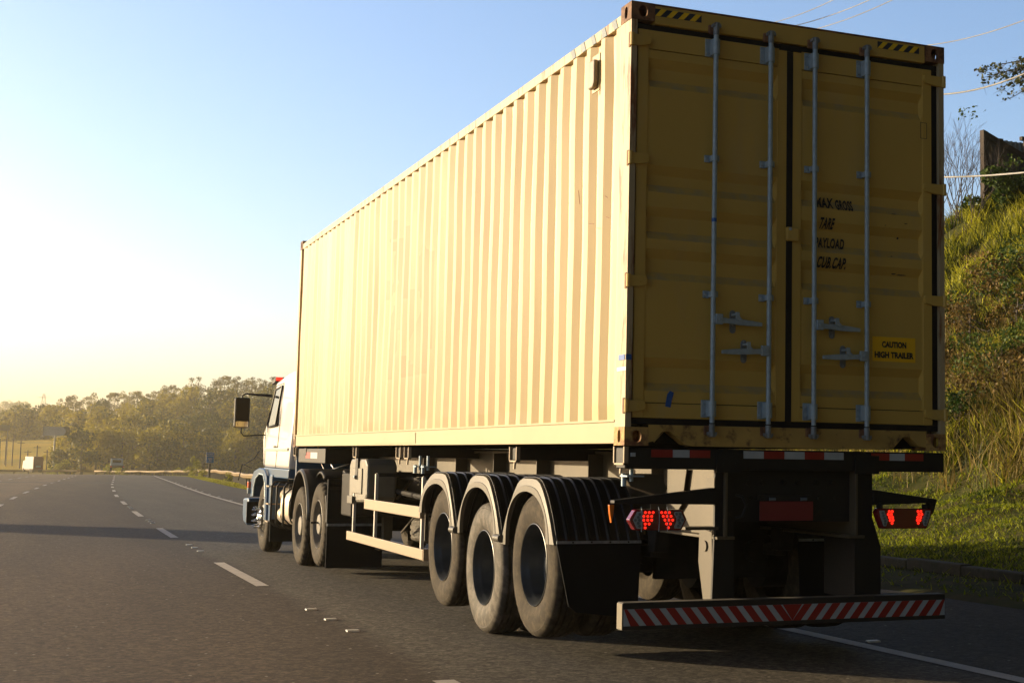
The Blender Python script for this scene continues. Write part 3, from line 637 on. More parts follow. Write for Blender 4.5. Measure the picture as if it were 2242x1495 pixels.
# ------------------------------------------------------------------ far vehicles
def far_wheels(root, xs, ys, z, r=.5, w=.3, name='wheel', m=None):
    for y in ys:
        for x in xs: MB().cyl((x, y, z+r), 'x', r, -w/2, w/2, 16).build(name, m or M['tyre'], root)
D = 278.; x0, y = rayxy(70, D); z = zat(1034, 90, D)
x1, _ = rayxy(91.5, D); x2, _ = rayxy(112, D)
# seen from behind, turned so that its sunlit left side shows
bt = thing('box_truck', 'distant box truck with sunlit cream side and dark red back', 'truck', (x1, y, z), rz=rad(17)); t = bt.location.copy(); bt.scale = (.8,.8,.8)
W2 = 2.1; H = 2.9
def L(b): b.v = [(a[0]+t.x, a[1]+t.y, a[2]+t.z) for a in b.v]; return b
L(MB().box(-.05, W2, 0, 5.6, .75, 3.45)).build('cargo_box', M['cream'], bt, bevel=.03)
L(MB().box(-.02, W2-.03, -.06, -.002, .55, 3.42)).build('rear_door', M['darkred'], bt)
L(MB().box(.5, 1.6, -.085, -.065, 1.1, 1.5)).build('lettering_panel', M['wht'], bt)
L(MB().box(-.055, -.052, 2.7, 2.76, .8, 3.4)).build('side_seam', M['darkred'], bt)
L(MB().prism([(5.9,.5),(7.6,.5),(7.6,1.5),(7.2,2.5),(5.9,2.6)], 'x', .05, W2-.1)).build('cab', M['cream'], bt, bevel=.05)
L(MB().box(.1, W2-.15, -.02, 5.8, .5, .72)).build('chassis', M['chassis'], bt)
for yy in (.9, 2.0, 6.7):
    for xx in (.15, W2-.2): L(MB().cyl((xx, yy, .45), 'x', .45, -.15, .15, 16)).build('wheel', M['tyre'], bt)
D = 246.; x0, y = rayxy(258, D); z = zat(1032, 272, D)
ft = thing('flatbed_truck', 'distant pale blue pickup truck with empty dark flatbed', 'truck', (x0, y, z), rz=rad(-4)); t = ft.location
L(MB().prism([(1.9,.7),(4.4,.7),(4.4,1.25),(3.5,1.35),(3.1,2.02),(2.0,2.05)], 'x', .02, 1.88)).build('cab', M['paleblue'], ft, bevel=.05)
L(MB().box(.3, 1.6, 1.93, 1.96, 1.35, 1.82)).build('rear_window', M['glass'], ft)
L(MB().box(-.02, 2.15, -.1, 1.85, .62, .95)).build('flatbed', M['chassis'], ft, bevel=.01)
for xx in (.03, 1.88): L(MB().box(xx, xx+.22, -.13, -.102, .66, .84)).build('taillight', M['orange'], ft)
for yy in (.6, 3.6):
    for xx in (.12, 1.85): L(MB().cyl((xx, yy, .36), 'x', .36, -.13, .13, 16)).build('wheel', M['tyre'], ft)
L(MB().tube([(-.02,3.3,1.5),(-.25,3.3,1.55)], .02).box(-.38,-.18,3.28,3.34,1.35,1.72)).build('mirror', M['black'], ft)
D = 250.; x0, y = rayxy(1, D); z = zat(1036, 1, D)
ct = thing('parked_car' if 0 else 'car', 'white car cut off by the left edge of the photo', 'car', (x0-1.75, y, z)); t = ct.location
L(MB().prism([(0,.35),(4.2,.35),(4.25,.8),(3.2,.95),(2.6,1.4),(1.0,1.42),(.25,1.0),(0,.9)], 'x', 0, 1.75)).build('body', M['carwhite'], ct, bevel=.06)
L(MB().box(.2, 1.55, .33, .36, 1.03, 1.34)).build('rear_window', M['glass'], ct)
for xx in (.08, 1.45): L(MB().box(xx, xx+.22, -.03, .01, .65, .85)).build('taillight', M['lens'], ct)
for yy in (.8, 3.4):
    for xx in (.12, 1.63): L(MB().cyl((xx, yy, .31), 'x', .31, -.1, .1, 16)).build('wheel', M['tyre'], ct)

# ------------------------------------------------------------------ old billboard on the bank
D = 46.; x, y = rayxy(2148, D); zb = float(bank_h(x, y)); ob = thing('old_billboard', 'weathered dark billboard with rusty frame standing on the bank top', 'billboard', (x, y, zb))
A = Vector((x, y, 0)); dv = Vector((.995, .10, 0)).normalized(); nv = Vector((dv.y, -dv.x, 0))
zt = zat(291, 2148, D)
def P3(s, z, o=0): q = A + dv*s + nv*o; return (q.x, q.y, z)
def slab(s0, s1, za0, za1, zb0, zb1, o0, o1): return MB().add([P3(s0,za0,o0),P3(s1,za1,o0),P3(s1,zb1,o0),P3(s0,zb0,o0),P3(s0,za0,o1),P3(s1,za1,o1),P3(s1,zb1,o1),P3(s0,zb0,o1)], [(0,1,2,3),(4,7,6,5),(0,4,5,1),(1,5,6,2),(2,6,7,3),(3,7,4,0)])
slab(.05, 7, zb-.6, zb-.6, zt-.08, zt-2.4, 0, .06).build('board_panel', M['boardback'], ob)
slab(0, 7, zt-.12, zt-2.45, zt+.05, zt-2.3, .07, .22).build('top_beam', M['rustframe'], ob)
for s in (0, .05): pass
slab(-.06, .12, zb-1, zb-1, zt+.05, zt+.0, .07, .25).build('frame_post', M['rustframe'], ob)
slab(.45, .6, zb-1, zb-1, zt-.2, zt-.2, .3, .42).build('frame_post', M['rustframe'], ob)
for s in (1.35, 2.05, 4.5): slab(s, s+.13, zb-1, zb-1, zt-.1, zt-.1, .5, .62).build('frame_post', M['rustframe'], ob)
slab(1.2, 2.25, zt-.2, zt-.2, zt-.08, zt-.08, .5, .62).build('cross_beam', M['rustframe'], ob)
b = MB(); b.tube([P3(1.4, zt-.25, .56), P3(2.1, zt-1.5, .56)], .04, 4); b.tube([P3(2.1, zt-.25, .56), P3(1.4, zt-1.5, .56)], .04, 4); b.build('brace', M['rustframe'], ob)
D = 58.; x, y = rayxy(2195, D); zb = float(bank_h(x, y)); cb = thing('corrugated_board', 'blue grey corrugated sheet hoarding with curved top behind the old billboard', 'hoarding', (x, y, zb))
V = []; Fc = []; n = 120
for i in range(n+1):
    s = i*8/n; zt2 = zat(306, 2195, D) + .035*(s*1.0)**2 * .9; o = .05*(1 if (i//2) % 2 else -1)
    V += [(x+s, y+.2*s+o, zb-.5), (x+s, y+.2*s+o, zt2)]
for i in range(n): Fc.append((2*i, 2*i+2, 2*i+3, 2*i+1))
o = MB().add(V, Fc).build('sheet', M['corr_blue'], cb); sm = o.modifiers.new('thick', 'SOLIDIFY'); sm.thickness = .01
MB().box(x+.3, x+.45, y+.4, y+.55, zb-.8, zat(310,2195,D)).build('frame_post', M['rustframe'], cb); MB().box(x+4.3, x+4.45, y+1.2, y+1.35, zb-.8, zat(310,2195,D)).build('frame_post', M['rustframe'], cb)

# ------------------------------------------------------------------ overhead cables
def cable(px0, py0, px1, py1, D0, D1, r, label, sag=.25):
    def pt(px, py, D):
        d = fwd + rgt*((px-(1121+SX))/F_PX) - upv*((py-(747.5+SY))/F_PX); l = math.hypot(d.x, d.y); return CP + d*(D/l)
    a, b_ = pt(px0, py0, D0), pt(px1, py1, D1); d = b_-a; pts = [a+d*t+Vector((0,0,sag*((t-.5)**2-.25))) for t in np.linspace(-1.2, 3.0, 40)]
    b = MB().tube(pts, r, 6, cap=False); b.v = [v for v in b.v]
    o = b.build('overhead_cable', M['wire'], smooth=60); tag(o, label, 'cable', 'overhead cables')
cable(1685, 52, 1825, 0, 42, 38, .011, 'highest thin cable above the container roof, leftmost of three')
cable(1735, 58, 1905, 0, 42, 37.4, .011, 'middle thin cable of the three above the container roof')
cable(1780, 66, 1955, 0, 42, 37, .011, 'lowest and rightmost cable of the three above the container roof')
cable(2045, 98, 2242, 45, 34, 30, .010, 'cable leaving the top right corner of the container into the sky')
cable(2065, 207, 2242, 162, 26, 23, .014, 'thicker cable crossing the feathery tree branch')
cable(2068, 388, 2242, 378, 22, 19.5, .013, 'cable crossing in front of the glossy shrub and old billboard', sag=.05)

# ------------------------------------------------------------------ made-up board out of view on the left, added to shadow the road
bc = Vector((-28.2, 45.0, 0)); rb = thing('added_shadow_board', 'added long board on two columns, unseen left of the carriageway, put up to shadow the road', 'billboard', (bc.x, bc.y, gzf(bc.y)-.3))
bd = Vector((math.sin(rad(39)), -math.cos(rad(39)), 0)); bn = Vector((bd.y, -bd.x, 0))
def bslab(s0, s1, z0, z1, o0, o1):
    f = lambda s, o, z: tuple(bc+bd*s+bn*o+Vector((0,0,z))); return MB().add([f(s0,o0,z0),f(s1,o0,z0),f(s1,o1,z0),f(s0,o1,z0),f(s0,o0,z1),f(s1,o0,z1),f(s1,o1,z1),f(s0,o1,z1)], [(0,3,2,1),(4,5,6,7),(0,1,5,4),(1,2,6,5),(2,3,7,6),(3,0,4,7)])
bslab(-10, 11, 4.8, 7.2, -.35, .35).build('added_board_box', M['board_grey'], rb, bevel=.03)
for s in (-8, 2): bslab(s, s+.4, -.6, 4.8, -.2, .2).build('column', M['steel_pale'], rb)

# ==================================================================  CONTAINER
cw, cl, z0c, z1c = 2.438, 12.192, GZ0, GZ0+2.896
ct = thing('shipping_container', 'long yellow corrugated shipping container on the trailer, doors at the back', 'container', (cw/2, cl/2, z0c))
def ring(b, axis, plane, c, hw, hh, ow, oh, depth, n=20, slot=True):
    """rectangular plate face with an oval hole and a hole wall; axis x or y"""
    sg = [0]*0
    pr = []; 
    for k in range(n):
        th = 2*math.pi*(k+.5)/n; cu, su = math.cos(th), math.sin(th)
        e = (abs(cu)**2.6+abs(su)**2.6)**(-1/2.6); q = max(abs(cu)/hw, abs(su)/hh)
        pr.append(((cu*e*ow, su*e*oh), (cu/q, su/q)))
    # square the outer loop corners
    outer = []
    for k in range(n):
        outer.append(pr[k][1])
    for cx_, cz_ in ((hw,hh),(-hw,hh),(-hw,-hh),(hw,-hh)):
        k = min(range(n), key=lambda i: (outer[i][0]-cx_)**2+(outer[i][1]-cz_)**2); outer[k] = (cx_, cz_)
    def P(u, w, d): return (plane+d, c[0]+u, c[1]+w) if axis == 'x' else (c[0]+u, plane+d, c[1]+w)
    vs = [P(*outer[k], 0) for k in range(n)] + [P(*pr[k][0], 0) for k in range(n)] + [P(*pr[k][0], depth) for k in range(n)]
    fs = [(k, (k+1)%n, n+(k+1)%n, n+k) for k in range(n)] + [(n+k, n+(k+1)%n, 2*n+(k+1)%n, 2*n+k) for k in range(n)]
    b.add(vs, fs)
def casting(x, y, z, sx, sy, m, lz=.118):
    """x,y the outer corner; sx,sy point inwards"""
    wx, wy = .162, .178; e = .004; b = MB()
    cx, cy = x+sx*wx/2, y+sy*wy/2; zc = z+lz/2; t = .028
    ring(b, 'y', y-sy*e, (cx, zc), wx/2, lz/2, .030, .038, sy*t)
    ring(b, 'x', x-sx*e, (cy, zc), wy/2, lz/2, .025, .040, sx*t)
    xo, yo = x-sx*e, y-sy*e; xi, yi = x+sx*wx, y+sy*wy
    b.add([(xo,yo,z),(xi,yo,z),(xi,yi,z),(xo,yi,z)], [(0,1,2,3)]); b.add([(xo,yo,z+lz),(xi,yo,z+lz),(xi,yi,z+lz),(xo,yi,z+lz)], [(0,1,2,3)])
    b.add([(xi,yo,z),(xi,yi,z),(xi,yi,z+lz),(xi,yo,z+lz)], [(0,1,2,3)]); b.add([(xo,yi,z),(xi,yi,z),(xi,yi,z+lz),(xo,yi,z+lz)], [(0,1,2,3)])
    b.build('corner_casting', m, ct)
for z, in ((z0c,), (z1c-.118,)):
    casting(0, 0, z, 1, 1, M['cast_rust'] if z > 3 else M['cast_yel']); casting(cw, 0, z, -1, 1, M['cast_rust'] if z > 3 else M['cast_yel'])
    casting(0, cl, z, 1, -1, M['cast_rust']); casting(cw, cl, z, -1, -1, M['cast_yel'])
# posts
zpa, zpb = z0c+.118, z1c-.118
def jpost(x, s):
    b = MB(); b.prism([(x,.003),(x+s*.042,.003),(x+s*.042,.06),(x+s*.06,.06),(x+s*.06,.13),(x+s*.012,.178),(x,.178)], 'z', zpa, zpb); return b
jp = jpost(0, 1).build('corner_post', M['paint_rust'], ct); jpost(cw, -1).build('corner_post', M['paint_rust'], ct)
for x, s in ((0,1),(cw,-1)): MB().prism([(x,cl-.003),(x+s*.16,cl-.003),(x+s*.16,cl-.05),(x+s*.03,cl-.10),(x,cl-.10)], 'z', zpa, zpb).build('corner_post', M['paint_rust'], ct)
# side walls
zs0, zs1 = z0c+.165, z1c-.118
def side_prof(x, s):
    pr = [(x+s*.006, .172)]; y = .20; n = 0; outer = True
    while y < cl-.19:
        j = rng.normal(0, .0008)
        if outer: pr += [(x+s*(.006+j), y), (x+s*(.006+j), y+.072)]; y += .072+.068
        else: pr += [(x+s*(.042+j), y), (x+s*(.042+j), y+.070)]; y += .070+.068
        outer = not outer
    pr.append((x+s*.042, cl-.10)); return pr
def sidewall(x, s, nz=26):
    pr = side_prof(x, s); b = MB(); zs = np.linspace(zs0, zs1, nz+1)
    vs = []
    for z in zs:
        for (a, yy) in pr:
            dent = .012*math.exp(-((yy-6.9)**2/.35+(z-3.0)**2/.5)) + .010*math.exp(-((yy-5.6)**2/.12+(z-2.5)**2/.2)) + .008*math.exp(-((yy-9.3)**2/.2+(z-3.3)**2/.3)) + .010*math.exp(-((yy-.36)**2/.01+(z-4.0)**2/.05))
            wv = .0022*math.sin(yy*1.9+z*2.3)+.0016*math.sin(yy*4.3-z*5.1)
            vs.append((a+s*(dent+wv)*(1 if zs0 < z < zs1 else 0), yy+.004*math.sin(z*3+yy*2), z))
    n = len(pr); b.add(vs, [(i*n+j, i*n+j+1, (i+1)*n+j+1, (i+1)*n+j) for i in range(nz) for j in range(n-1)])
    return b.build('side_panel', M['paint_side'], ct)
def patched():
    m = M['paint_side']; nt = m.node_tree; N = nt.nodes; L_ = nt.links; b = N['Principled BSDF']; src = b.inputs['Base Color'].links[0].from_socket
    tc = N.new('ShaderNodeTexCoord'); s_ = N.new('ShaderNodeSeparateXYZ'); L_.new(tc.outputs['Object'], s_.inputs[0])
    def box_(sock, c, h):
        a = N.new('ShaderNodeMath'); a.operation = 'SUBTRACT'; L_.new(sock, a.inputs[0]); a.inputs[1].default_value = c; b2 = N.new('ShaderNodeMath'); b2.operation = 'ABSOLUTE'; L_.new(a.outputs[0], b2.inputs[0]); d = N.new('ShaderNodeMath'); d.operation = 'LESS_THAN'; L_.new(b2.outputs[0], d.inputs[0]); d.inputs[1].default_value = h; return d.outputs[0]
    mp = N.new('ShaderNodeMapping'); mp.inputs['Scale'].default_value = (0, 2.4, 1.3); L_.new(tc.outputs['Object'], mp.inputs[0]); v = N.new('ShaderNodeTexVoronoi'); v.distance = 'CHEBYCHEV'; v.inputs['Scale'].default_value = 1.6; L_.new(mp.outputs[0], v.inputs['Vector'])
    sc = N.new('ShaderNodeSeparateColor'); L_.new(v.outputs['Color'], sc.inputs[0]); gt = N.new('ShaderNodeMath'); gt.operation = 'GREATER_THAN'; gt.inputs[1].default_value = .5; L_.new(sc.outputs[0], gt.inputs[0])
    k = gt.outputs[0]
    for q in (box_(s_.outputs[1], -.2, 1.0), box_(s_.outputs[2], 1.55, .85)):
        mm = N.new('ShaderNodeMath'); mm.operation = 'MULTIPLY'; L_.new(k, mm.inputs[0]); L_.new(q, mm.inputs[1]); k = mm.outputs[0]
    sc2 = N.new('ShaderNodeMath'); sc2.operation = 'MULTIPLY'; sc2.inputs[1].default_value = .5; L_.new(k, sc2.inputs[0])
    mx = N.new('ShaderNodeMix'); mx.data_type = 'RGBA'; L_.new(sc2.outputs[0], mx.inputs[0]); L_.new(src, mx.inputs[6]); mx.inputs[7].default_value = (.33,.235,.09,1); L_.new(mx.outputs[2], b.inputs['Base Color'])
patched()
for x, s in ((0,1),(cw,-1)):
    sidewall(x, s)
    xa, xb = sorted((x+s*.002, x+s*.062)); MB().box(xa, xb, .178, cl-.178, z1c-.120, z1c-.045).build('top_rail', M['paint_rust'], ct, bevel=.004)
    xa, xb = sorted((x+s*.004, x+s*.05)); MB().box(xa, xb, .178, cl-.178, z0c+.012, z0c+.150).build('bottom_rail', M['rail_paint'], ct, bevel=.003)
    xa, xb = sorted((x-s*.004, x+s*.05)); MB().box(xa, xb, .178, cl-.178, z0c+.152, z0c+.166).build('rail_lip', M['rail_paint'], ct)
MB().box(-.002, .003, 5.33, 7.1, z0c+.03, z0c+.135).build('rail_patch', M['rail_paint'], ct, bevel=.002)
# roof, front wall
b = MB(); pr = []; y = .19; up = True
while y < cl-.15: pr += [(y, z1c-.05+(.018 if up else 0)), (y+.09, z1c-.05+(.018 if up else 0))]; y += .14; up = not up
b.strip(pr, 'x', .06, cw-.06); b.build('roof_panel', M['paint_side'], ct)
b = MB(); pr = []; xx = .16; up = True
while xx < cw-.2: pr += [(xx, cl-.02-(.045 if up else 0)), (xx+.11, cl-.02-(.045 if up else 0))]; xx += .18; up = not up
b.strip(pr, 'z', z0c+.11, z1c-.06); b.build('front_panel', M['paint_side'], ct)
MB().box(.162, cw-.162, cl-.06, cl-.005, z0c+.01, z0c+.12).build('front_sill', M['paint'], ct); MB().box(.162, cw-.162, cl-.06, cl-.005, z1c-.11, z1c-.05).build('front_header', M['paint'], ct)
for ya, za, yb_, zb_ in ((.93,3.30,.90,3.20),(.62,3.02,.70,3.03),(.50,2.97,.56,2.98),(.37,3.16,.42,3.18),(.35,3.02,.40,3.035)):
    MB().tube([(-.001 if ya > .36 else .004, ya, za), (-.001 if ya > .36 else .004, yb_, zb_)], .0025, 4).build('scratch', M['cast_rust'], ct)
# rear header and sill
MB().box(.162, cw-.162, .0, .09, 4.272, z1c-.006).build('header', M['paint'], ct, bevel=.006)
MB().box(.162, cw-.162, -.006, .02, z1c-.012, z1c-.001).build('header_lip', M['cast_rust'], ct)
sill = [(.162,z0c+.022),(.20,z0c+.03),(.262,1.604),(.315,1.604),(.425,z0c+.012),(.47,z0c+.002),(1.96,z0c+.002),(2.005,z0c+.012),(2.09,1.604),(2.14,1.604),(2.215,z0c+.03),(cw-.162,z0c+.022),(cw-.162,1.645),(.162,1.645)]
b = MB(); n = len(sill); 
for i in range(11):
    a, c = sill[i], sill[i+1]; b.add([(a[0],0,a[1]),(c[0],0,c[1]),(c[0],0,1.645),(a[0],0,1.645),(a[0],.10,a[1]),(c[0],.10,c[1])], [(0,1,2,3),(0,4,5,1)])
b.add([(.162,0,1.645),(cw-.162,0,1.645),(cw-.162,.1,1.645),(.162,.1,1.645)], [(0,1,2,3)])
b.build('door_sill', M['sill'], ct)
for xa, xb in ((.20,.425),(2.005,2.215)):
    MB().add([(xa,.003,z0c+.03),((xa+xb)/2-.03,.003,1.612),((xa+xb)/2+.03,.003,1.612),(xb,.003,z0c+.03),(xa,-.004,z0c+.02),((xa+xb)/2-.03,-.004,1.622),((xa+xb)/2+.03,-.004,1.622),(xb,-.004,z0c+.02)], [(0,1,5,4),(1,2,6,5),(2,3,7,6)]).build('sill_notch_edge', M['sill'], ct)
MB().box(.17, cw-.17, .12, .16, z0c+.02, 1.64).build('sill_back', M['gasket'], ct)
MB().box(.07, cw-.07, .30, 12.0, z0c+.10, z0c+.14).build('floor', M['grime'], ct)
# floor cross members seen from below
b = MB()
for k in range(38): y = .45+k*.305; b.box(.06, cw-.06, y, y+.045, z0c+.012, z0c+.098)
b.build('floor_beams', M['grime'], ct)
# hazard tapes on header and side rail
def tape_sq(x0, x1, z0, z1, n, name='hazard_tape'):
    h = z1-z0; w = (x1-x0)/n
    base = MB().box(x0, x1, -.0025, -.0005, z0, z1).build(name, M['hz_k'], ct)
    b = MB()
    for k in range(0, n):
        a = x0+k*w; sl_ = w*.95; p = [(a-sl_*.05, z0), (a+w*.48-sl_*.05, z0), (min(a+w*.48+w*.5, x1), z1), (a+w*.5, z1)]
        p = [(min(max(u, x0), x1), v) for u, v in p]; b.add([(u, -.004, v) for u, v in p], [(0,1,2,3)])
    b.build('stripes', M['hz_y'], base)
tape_sq(.164, .502, 4.325, 4.375, 4); tape_sq(1.878, 2.225, 4.331, 4.380, 4)
fh = mat('faded hazard tape', (.16,.20,.22), .6, var=.2)
for k in range(5):
    y = .24+k*.20; MB().add([(-.0015, y, 4.288),(-.0015, y+.07, 4.288),(-.0015, y+.11, 4.358),(-.0015, y+.04, 4.358)], [(0,1,2,3)]).build('hazard_stripe', fh, ct)
# ventilator on the side
MB().box(-.002, .006, .56, .70, 3.94, 4.20).build('vent_plate', M['paint_side'], ct)
MB().prism([(.575,4.155),(.575,4.0),(.60,3.96),(.685,3.96),(.685,4.155)], 'x', -.040, -.004).build('ventilator', mat('vent cover', (.26,.21,.15), .5), ct, bevel=.01)
# tapes on the post
MB().box(-.004, -.001, .02, .12, 2.055, 2.09).build('blue_tape', M['bluetape'], ct); MB().box(-.006, -.003, -.01, .14, 1.985, 2.01).build('white_tape', M['whitetape'], ct)
MB().box(-.004, .035, -.0035, -.001, 2.055, 2.09).build('blue_tape', M['bluetape'], ct)
# ---- doors
def dusty():  # upward ledges greyed: dust plus sky reflection put into the colour
    m = M['paint'].copy(); m.name = 'door paint with ledge dust and sky sheen'; nt = m.node_tree; N = nt.nodes; L_ = nt.links; b = N['Principled BSDF']; src = b.inputs['Base Color'].links[0].from_socket
    g = N.new('ShaderNodeNewGeometry'); sp_ = N.new('ShaderNodeSeparateXYZ'); L_.new(g.outputs['True Normal'], sp_.inputs[0]); ab = N.new('ShaderNodeMath'); ab.operation = 'MULTIPLY'; L_.new(sp_.outputs[2], ab.inputs[0]); ab.inputs[1].default_value = 1
    r1 = N.new('ShaderNodeMapRange'); r1.inputs[1].default_value = .3; r1.inputs[2].default_value = .5; L_.new(ab.outputs[0], r1.inputs[0])
    n = N.new('ShaderNodeTexNoise'); n.inputs['Scale'].default_value = 12; n.inputs['Detail'].default_value = 6; L_.new(g.outputs['Position'], n.inputs['Vector']); r2 = N.new('ShaderNodeMapRange'); r2.inputs[1].default_value = .35; r2.inputs[2].default_value = .65; r2.inputs[3].default_value = .05; r2.inputs[4].default_value = .45; L_.new(n.outputs[0], r2.inputs[0])
    mu = N.new('ShaderNodeMath'); mu.operation = 'MULTIPLY'; L_.new(r1.outputs[0], mu.inputs[0]); L_.new(r2.outputs[0], mu.inputs[1])
    mx = N.new('ShaderNodeMix'); mx.data_type = 'RGBA'; L_.new(mu.outputs[0], mx.inputs[0]); L_.new(src, mx.inputs[6]); mx.inputs[7].default_value = (.26,.27,.24,1); L_.new(mx.outputs[2], b.inputs['Base Color']); return m
M['paint_door'] = dusty()  # ledge dust plus sky reflection put into the colour
Z0, Z1 = 1.688, 4.232; DY = .022
bands = [(4.046,3.855),(3.336,3.158),(3.063,2.85),(2.786,2.583),(2.077,1.863)]
def prof_pts():
    out = [(Z1-.13, DY)]
    for a, c in bands: out += [(a, DY), (a-.060, DY+.036), (c+.052, DY+.036), (c, DY)]
    out += [(Z0+.10, DY)]; return out
PP = prof_pts(); _pz = [p[0] for p in PP][::-1]; _py = [p[1] for p in PP][::-1]
def prof(z): return float(np.interp(z, _pz, _py))
def door(xa, xb, name_l):
    """xa, xb outer edges, frame members left and right"""
    xi0, xi1 = xa+.075, xb-.075
    fr = MB().box(xa, xi0, DY-.006, DY+.05, Z0, Z1).box(xi1, xb, DY-.006, DY+.05, Z0, Z1).box(xi0, xi1, DY-.004, DY+.05, Z0, Z0+.095).box(xi0, xi1, DY-.004, DY+.05, Z1-.125, Z1)
    d = fr.build('door', M['paint'], ct, bevel=.003); d['label'] = name_l
    b = MB(); b.strip([(y, z) for z, y in PP], 'x', xi0+.012, xi1-.012)
    for s, x in ((1, xi0), (-1, xi1)):
        n = len(PP)
        vs = [(x, DY-.002, z) for z, y in PP] + [(x+s*.012, y, z) for z, y in PP]; b.add(vs, [(i, i+1, n+i+1, n+i) for i in range(n-1)])
    pn = b.build('panel', M['paint_door'], d)
    return d
dl = door(.056, 1.166, 'left container door'); dr = door(1.204, 2.340, 'right container door')
# gaskets
gk = MB().box(.045, cw-.045, .03, .06, Z1+.002, 4.270).box(.045, cw-.045, .03, .06, 1.647, Z0-.002).box(.043, .060, .03, .06, Z0, Z1).box(2.336, cw-.043, .034, .06, Z0, Z1).box(1.162, 1.208, .012, .04, Z0, Z1)
gk.box(1.10, 1.27, .005, .04, 4.222, 4.255); gk.build('door_gasket', M['gasket'], ct)
MB().box(.04, cw-.04, .075, .085, 1.65, 4.27).build('door_backing', M['gasket'], ct)
# hinges
def hinges(d, side):
    for zc in (4.150, 3.365, 2.565, 1.762):
        if side < 0: p = [(.0,zc-.036),(.075,zc-.036),(.13,zc-.022),(.138,zc),(.13,zc+.034),(.0,zc+.036)]
        else: p = [(2.438,zc-.036),(2.36,zc-.036),(2.275,zc-.022),(2.262,zc),(2.268,zc+.034),(2.438,zc+.036)]
        h = MB().prism(p, 'y', -.010, .014); h.cyl((.006 if side < 0 else cw-.006, -.004, zc), 'z', .016, -.042, .042, 12); h.cyl((.092 if side < 0 else 2.33, -.010, zc), 'y', .010, -.004, 0, 10)
        h.build('hinge', M['paint'], d, bevel=.003)
        if side < 0: MB().box(-.0065, .004, .012, .034, zc-.05, zc+.05).build('hinge_slot', M['cast_rust'], d)
hinges(dl, -1); hinges(dr, 1)
# lock rods
def rod(x, d, blue=False):
    b = MB(); yr = -.032
    b.cyl((x, yr, 0), 'z', .0165, 1.665, 4.245, 16); rd = b.build('lock_rod', M['galv'], d, smooth=50)
    for z0, z1, holes in ((4.105,4.225,1),(1.70,1.815,1)):
        k = MB().box(x-.058, x+.042, DY-.010, DY-.003, z0, z1); k.cyl((x, yr, 0), 'z', .0235, z0+.008, z1-.008, 14); k.box(x-.024, x+.030, yr, DY-.006, z0+.006, z1-.006)
        for zz in (z0+.025, z1-.025): k.cyl((x-.042, DY-.012, zz), 'y', .009, -.006, .004, 8)
        kk = k.build('rod_bracket', M['galv'], d, bevel=.002)
    for zc in (3.412, 2.507):
        k = MB().box(x-.055, x-.012, DY-.012, DY-.003, zc-.024, zc+.024); k.cyl((x, yr, 0), 'z', .0225, zc-.02, zc+.02, 14); k.box(x-.02, x+.034, yr, DY-.004, zc-.019, zc+.019); k.cyl((x-.040, DY-.014, zc), 'y', .010, -.006, .004, 8)
        k.build('rod_clamp', M['galv'], d, bevel=.002)
    for zc, s in ((4.285, 1), (1.618, -1)):
        k = MB(); k.cyl((x, yr, 0), 'z', .020, zc-.04, zc+.04, 12); k.prism([(x-.03,zc+s*.012),(x+.032,zc+s*.012),(x+.032,zc+s*.030),(x+.018,zc+s*.045),(x-.012,zc+s*.045),(x-.03,zc+s*.030)], 'y', yr-.014, yr+.020)
        k.build('rod_cam', M['galv_dark'], d, bevel=.002)
        k = MB().prism([(x-.045,zc-.03),(x+.02,zc-.03),(x+.03,zc),(x+.02,zc+.03),(x-.045,zc+.03)], 'y', -.014, .004); k.build('cam_keeper', M['cast_rust'], d, bevel=.004)
        if s > 0: MB().box(x-.03, x+.03, -.006, .03, zc-.055, zc-.04)
rod(.598, dl); rod(1.012, dl); rod(1.356, dr); rod(1.773, dr)
MB().cyl((.598, -.032, 0), 'z', .0175, 2.985, 3.01, 14).build('tape_band', M['bluetape'], dl)
def handle(xr, s, zc, d):
    """lever from the rod at xr towards s"""
    yb = -.045; b = MB(); xs = [0,.03,.10,.18,.26,.355]; wz = [.022,.022,.016,.020,.018,.012]
    top = [(xr+s*(a+.0), zc-.004*i+w) for i,(a,w) in enumerate(zip(xs,wz))]; bot = [(xr+s*a, zc-.004*i-w) for i,(a,w) in enumerate(zip(xs,wz))]
    b.prism(top+bot[::-1], 'y', yb-.006, yb+.006); h = b.build('handle', M['galv'], d, bevel=.003)
    x0, x1 = sorted((xr+s*.012, xr+s*.062)); MB().box(x0, x1, yb-.012, yb+.012, zc-.034, zc+.034).cyl(((x0+x1)/2, yb-.012, zc), 'y', .009, -.006, .002, 10).build('handle_pivot', M['galv'], d, bevel=.003)
    xc = xr+s*.165; k = MB(); rr = .022
    pol = [(xc+rr*math.cos(t), zc+.048+rr*math.sin(t)) for t in np.linspace(0, math.pi, 8)] + [(xc+rr*math.cos(t), zc-.062+rr*math.sin(t)) for t in np.linspace(math.pi, 2*math.pi, 8)]
    k.prism(pol, 'y', DY-.012, DY-.005); k.cyl((xc, DY-.014, zc+.05), 'y', .009, -.006, .004, 10).cyl((xc, DY-.014, zc-.058), 'y', .009, -.006, .004, 10)
    k.box(xc-.012, xc+.012, DY-.03, DY-.012, zc-.036, zc-.02); k.build('catch_plate', M['galv_dark'], d, bevel=.002)
    k = MB().prism([(xc-.012,zc+.052),(xc+.014,zc+.052),(xc+.018,zc+.022),(xc+.040,zc+.004),(xc+.018,zc-.008),(xc-.012,zc+.008)], 'y', yb-.016, yb-.009); k.box(xc-.012,xc+.012,yb-.012,DY-.008,zc+.03,zc+.045); k.build('catch_latch', M['galv'], d, bevel=.002)
handle(.598, 1, 2.343, dl); handle(1.012, -1, 2.150, dl); handle(1.356, 1, 2.343, dr); handle(1.773, -1, 2.146, dr)
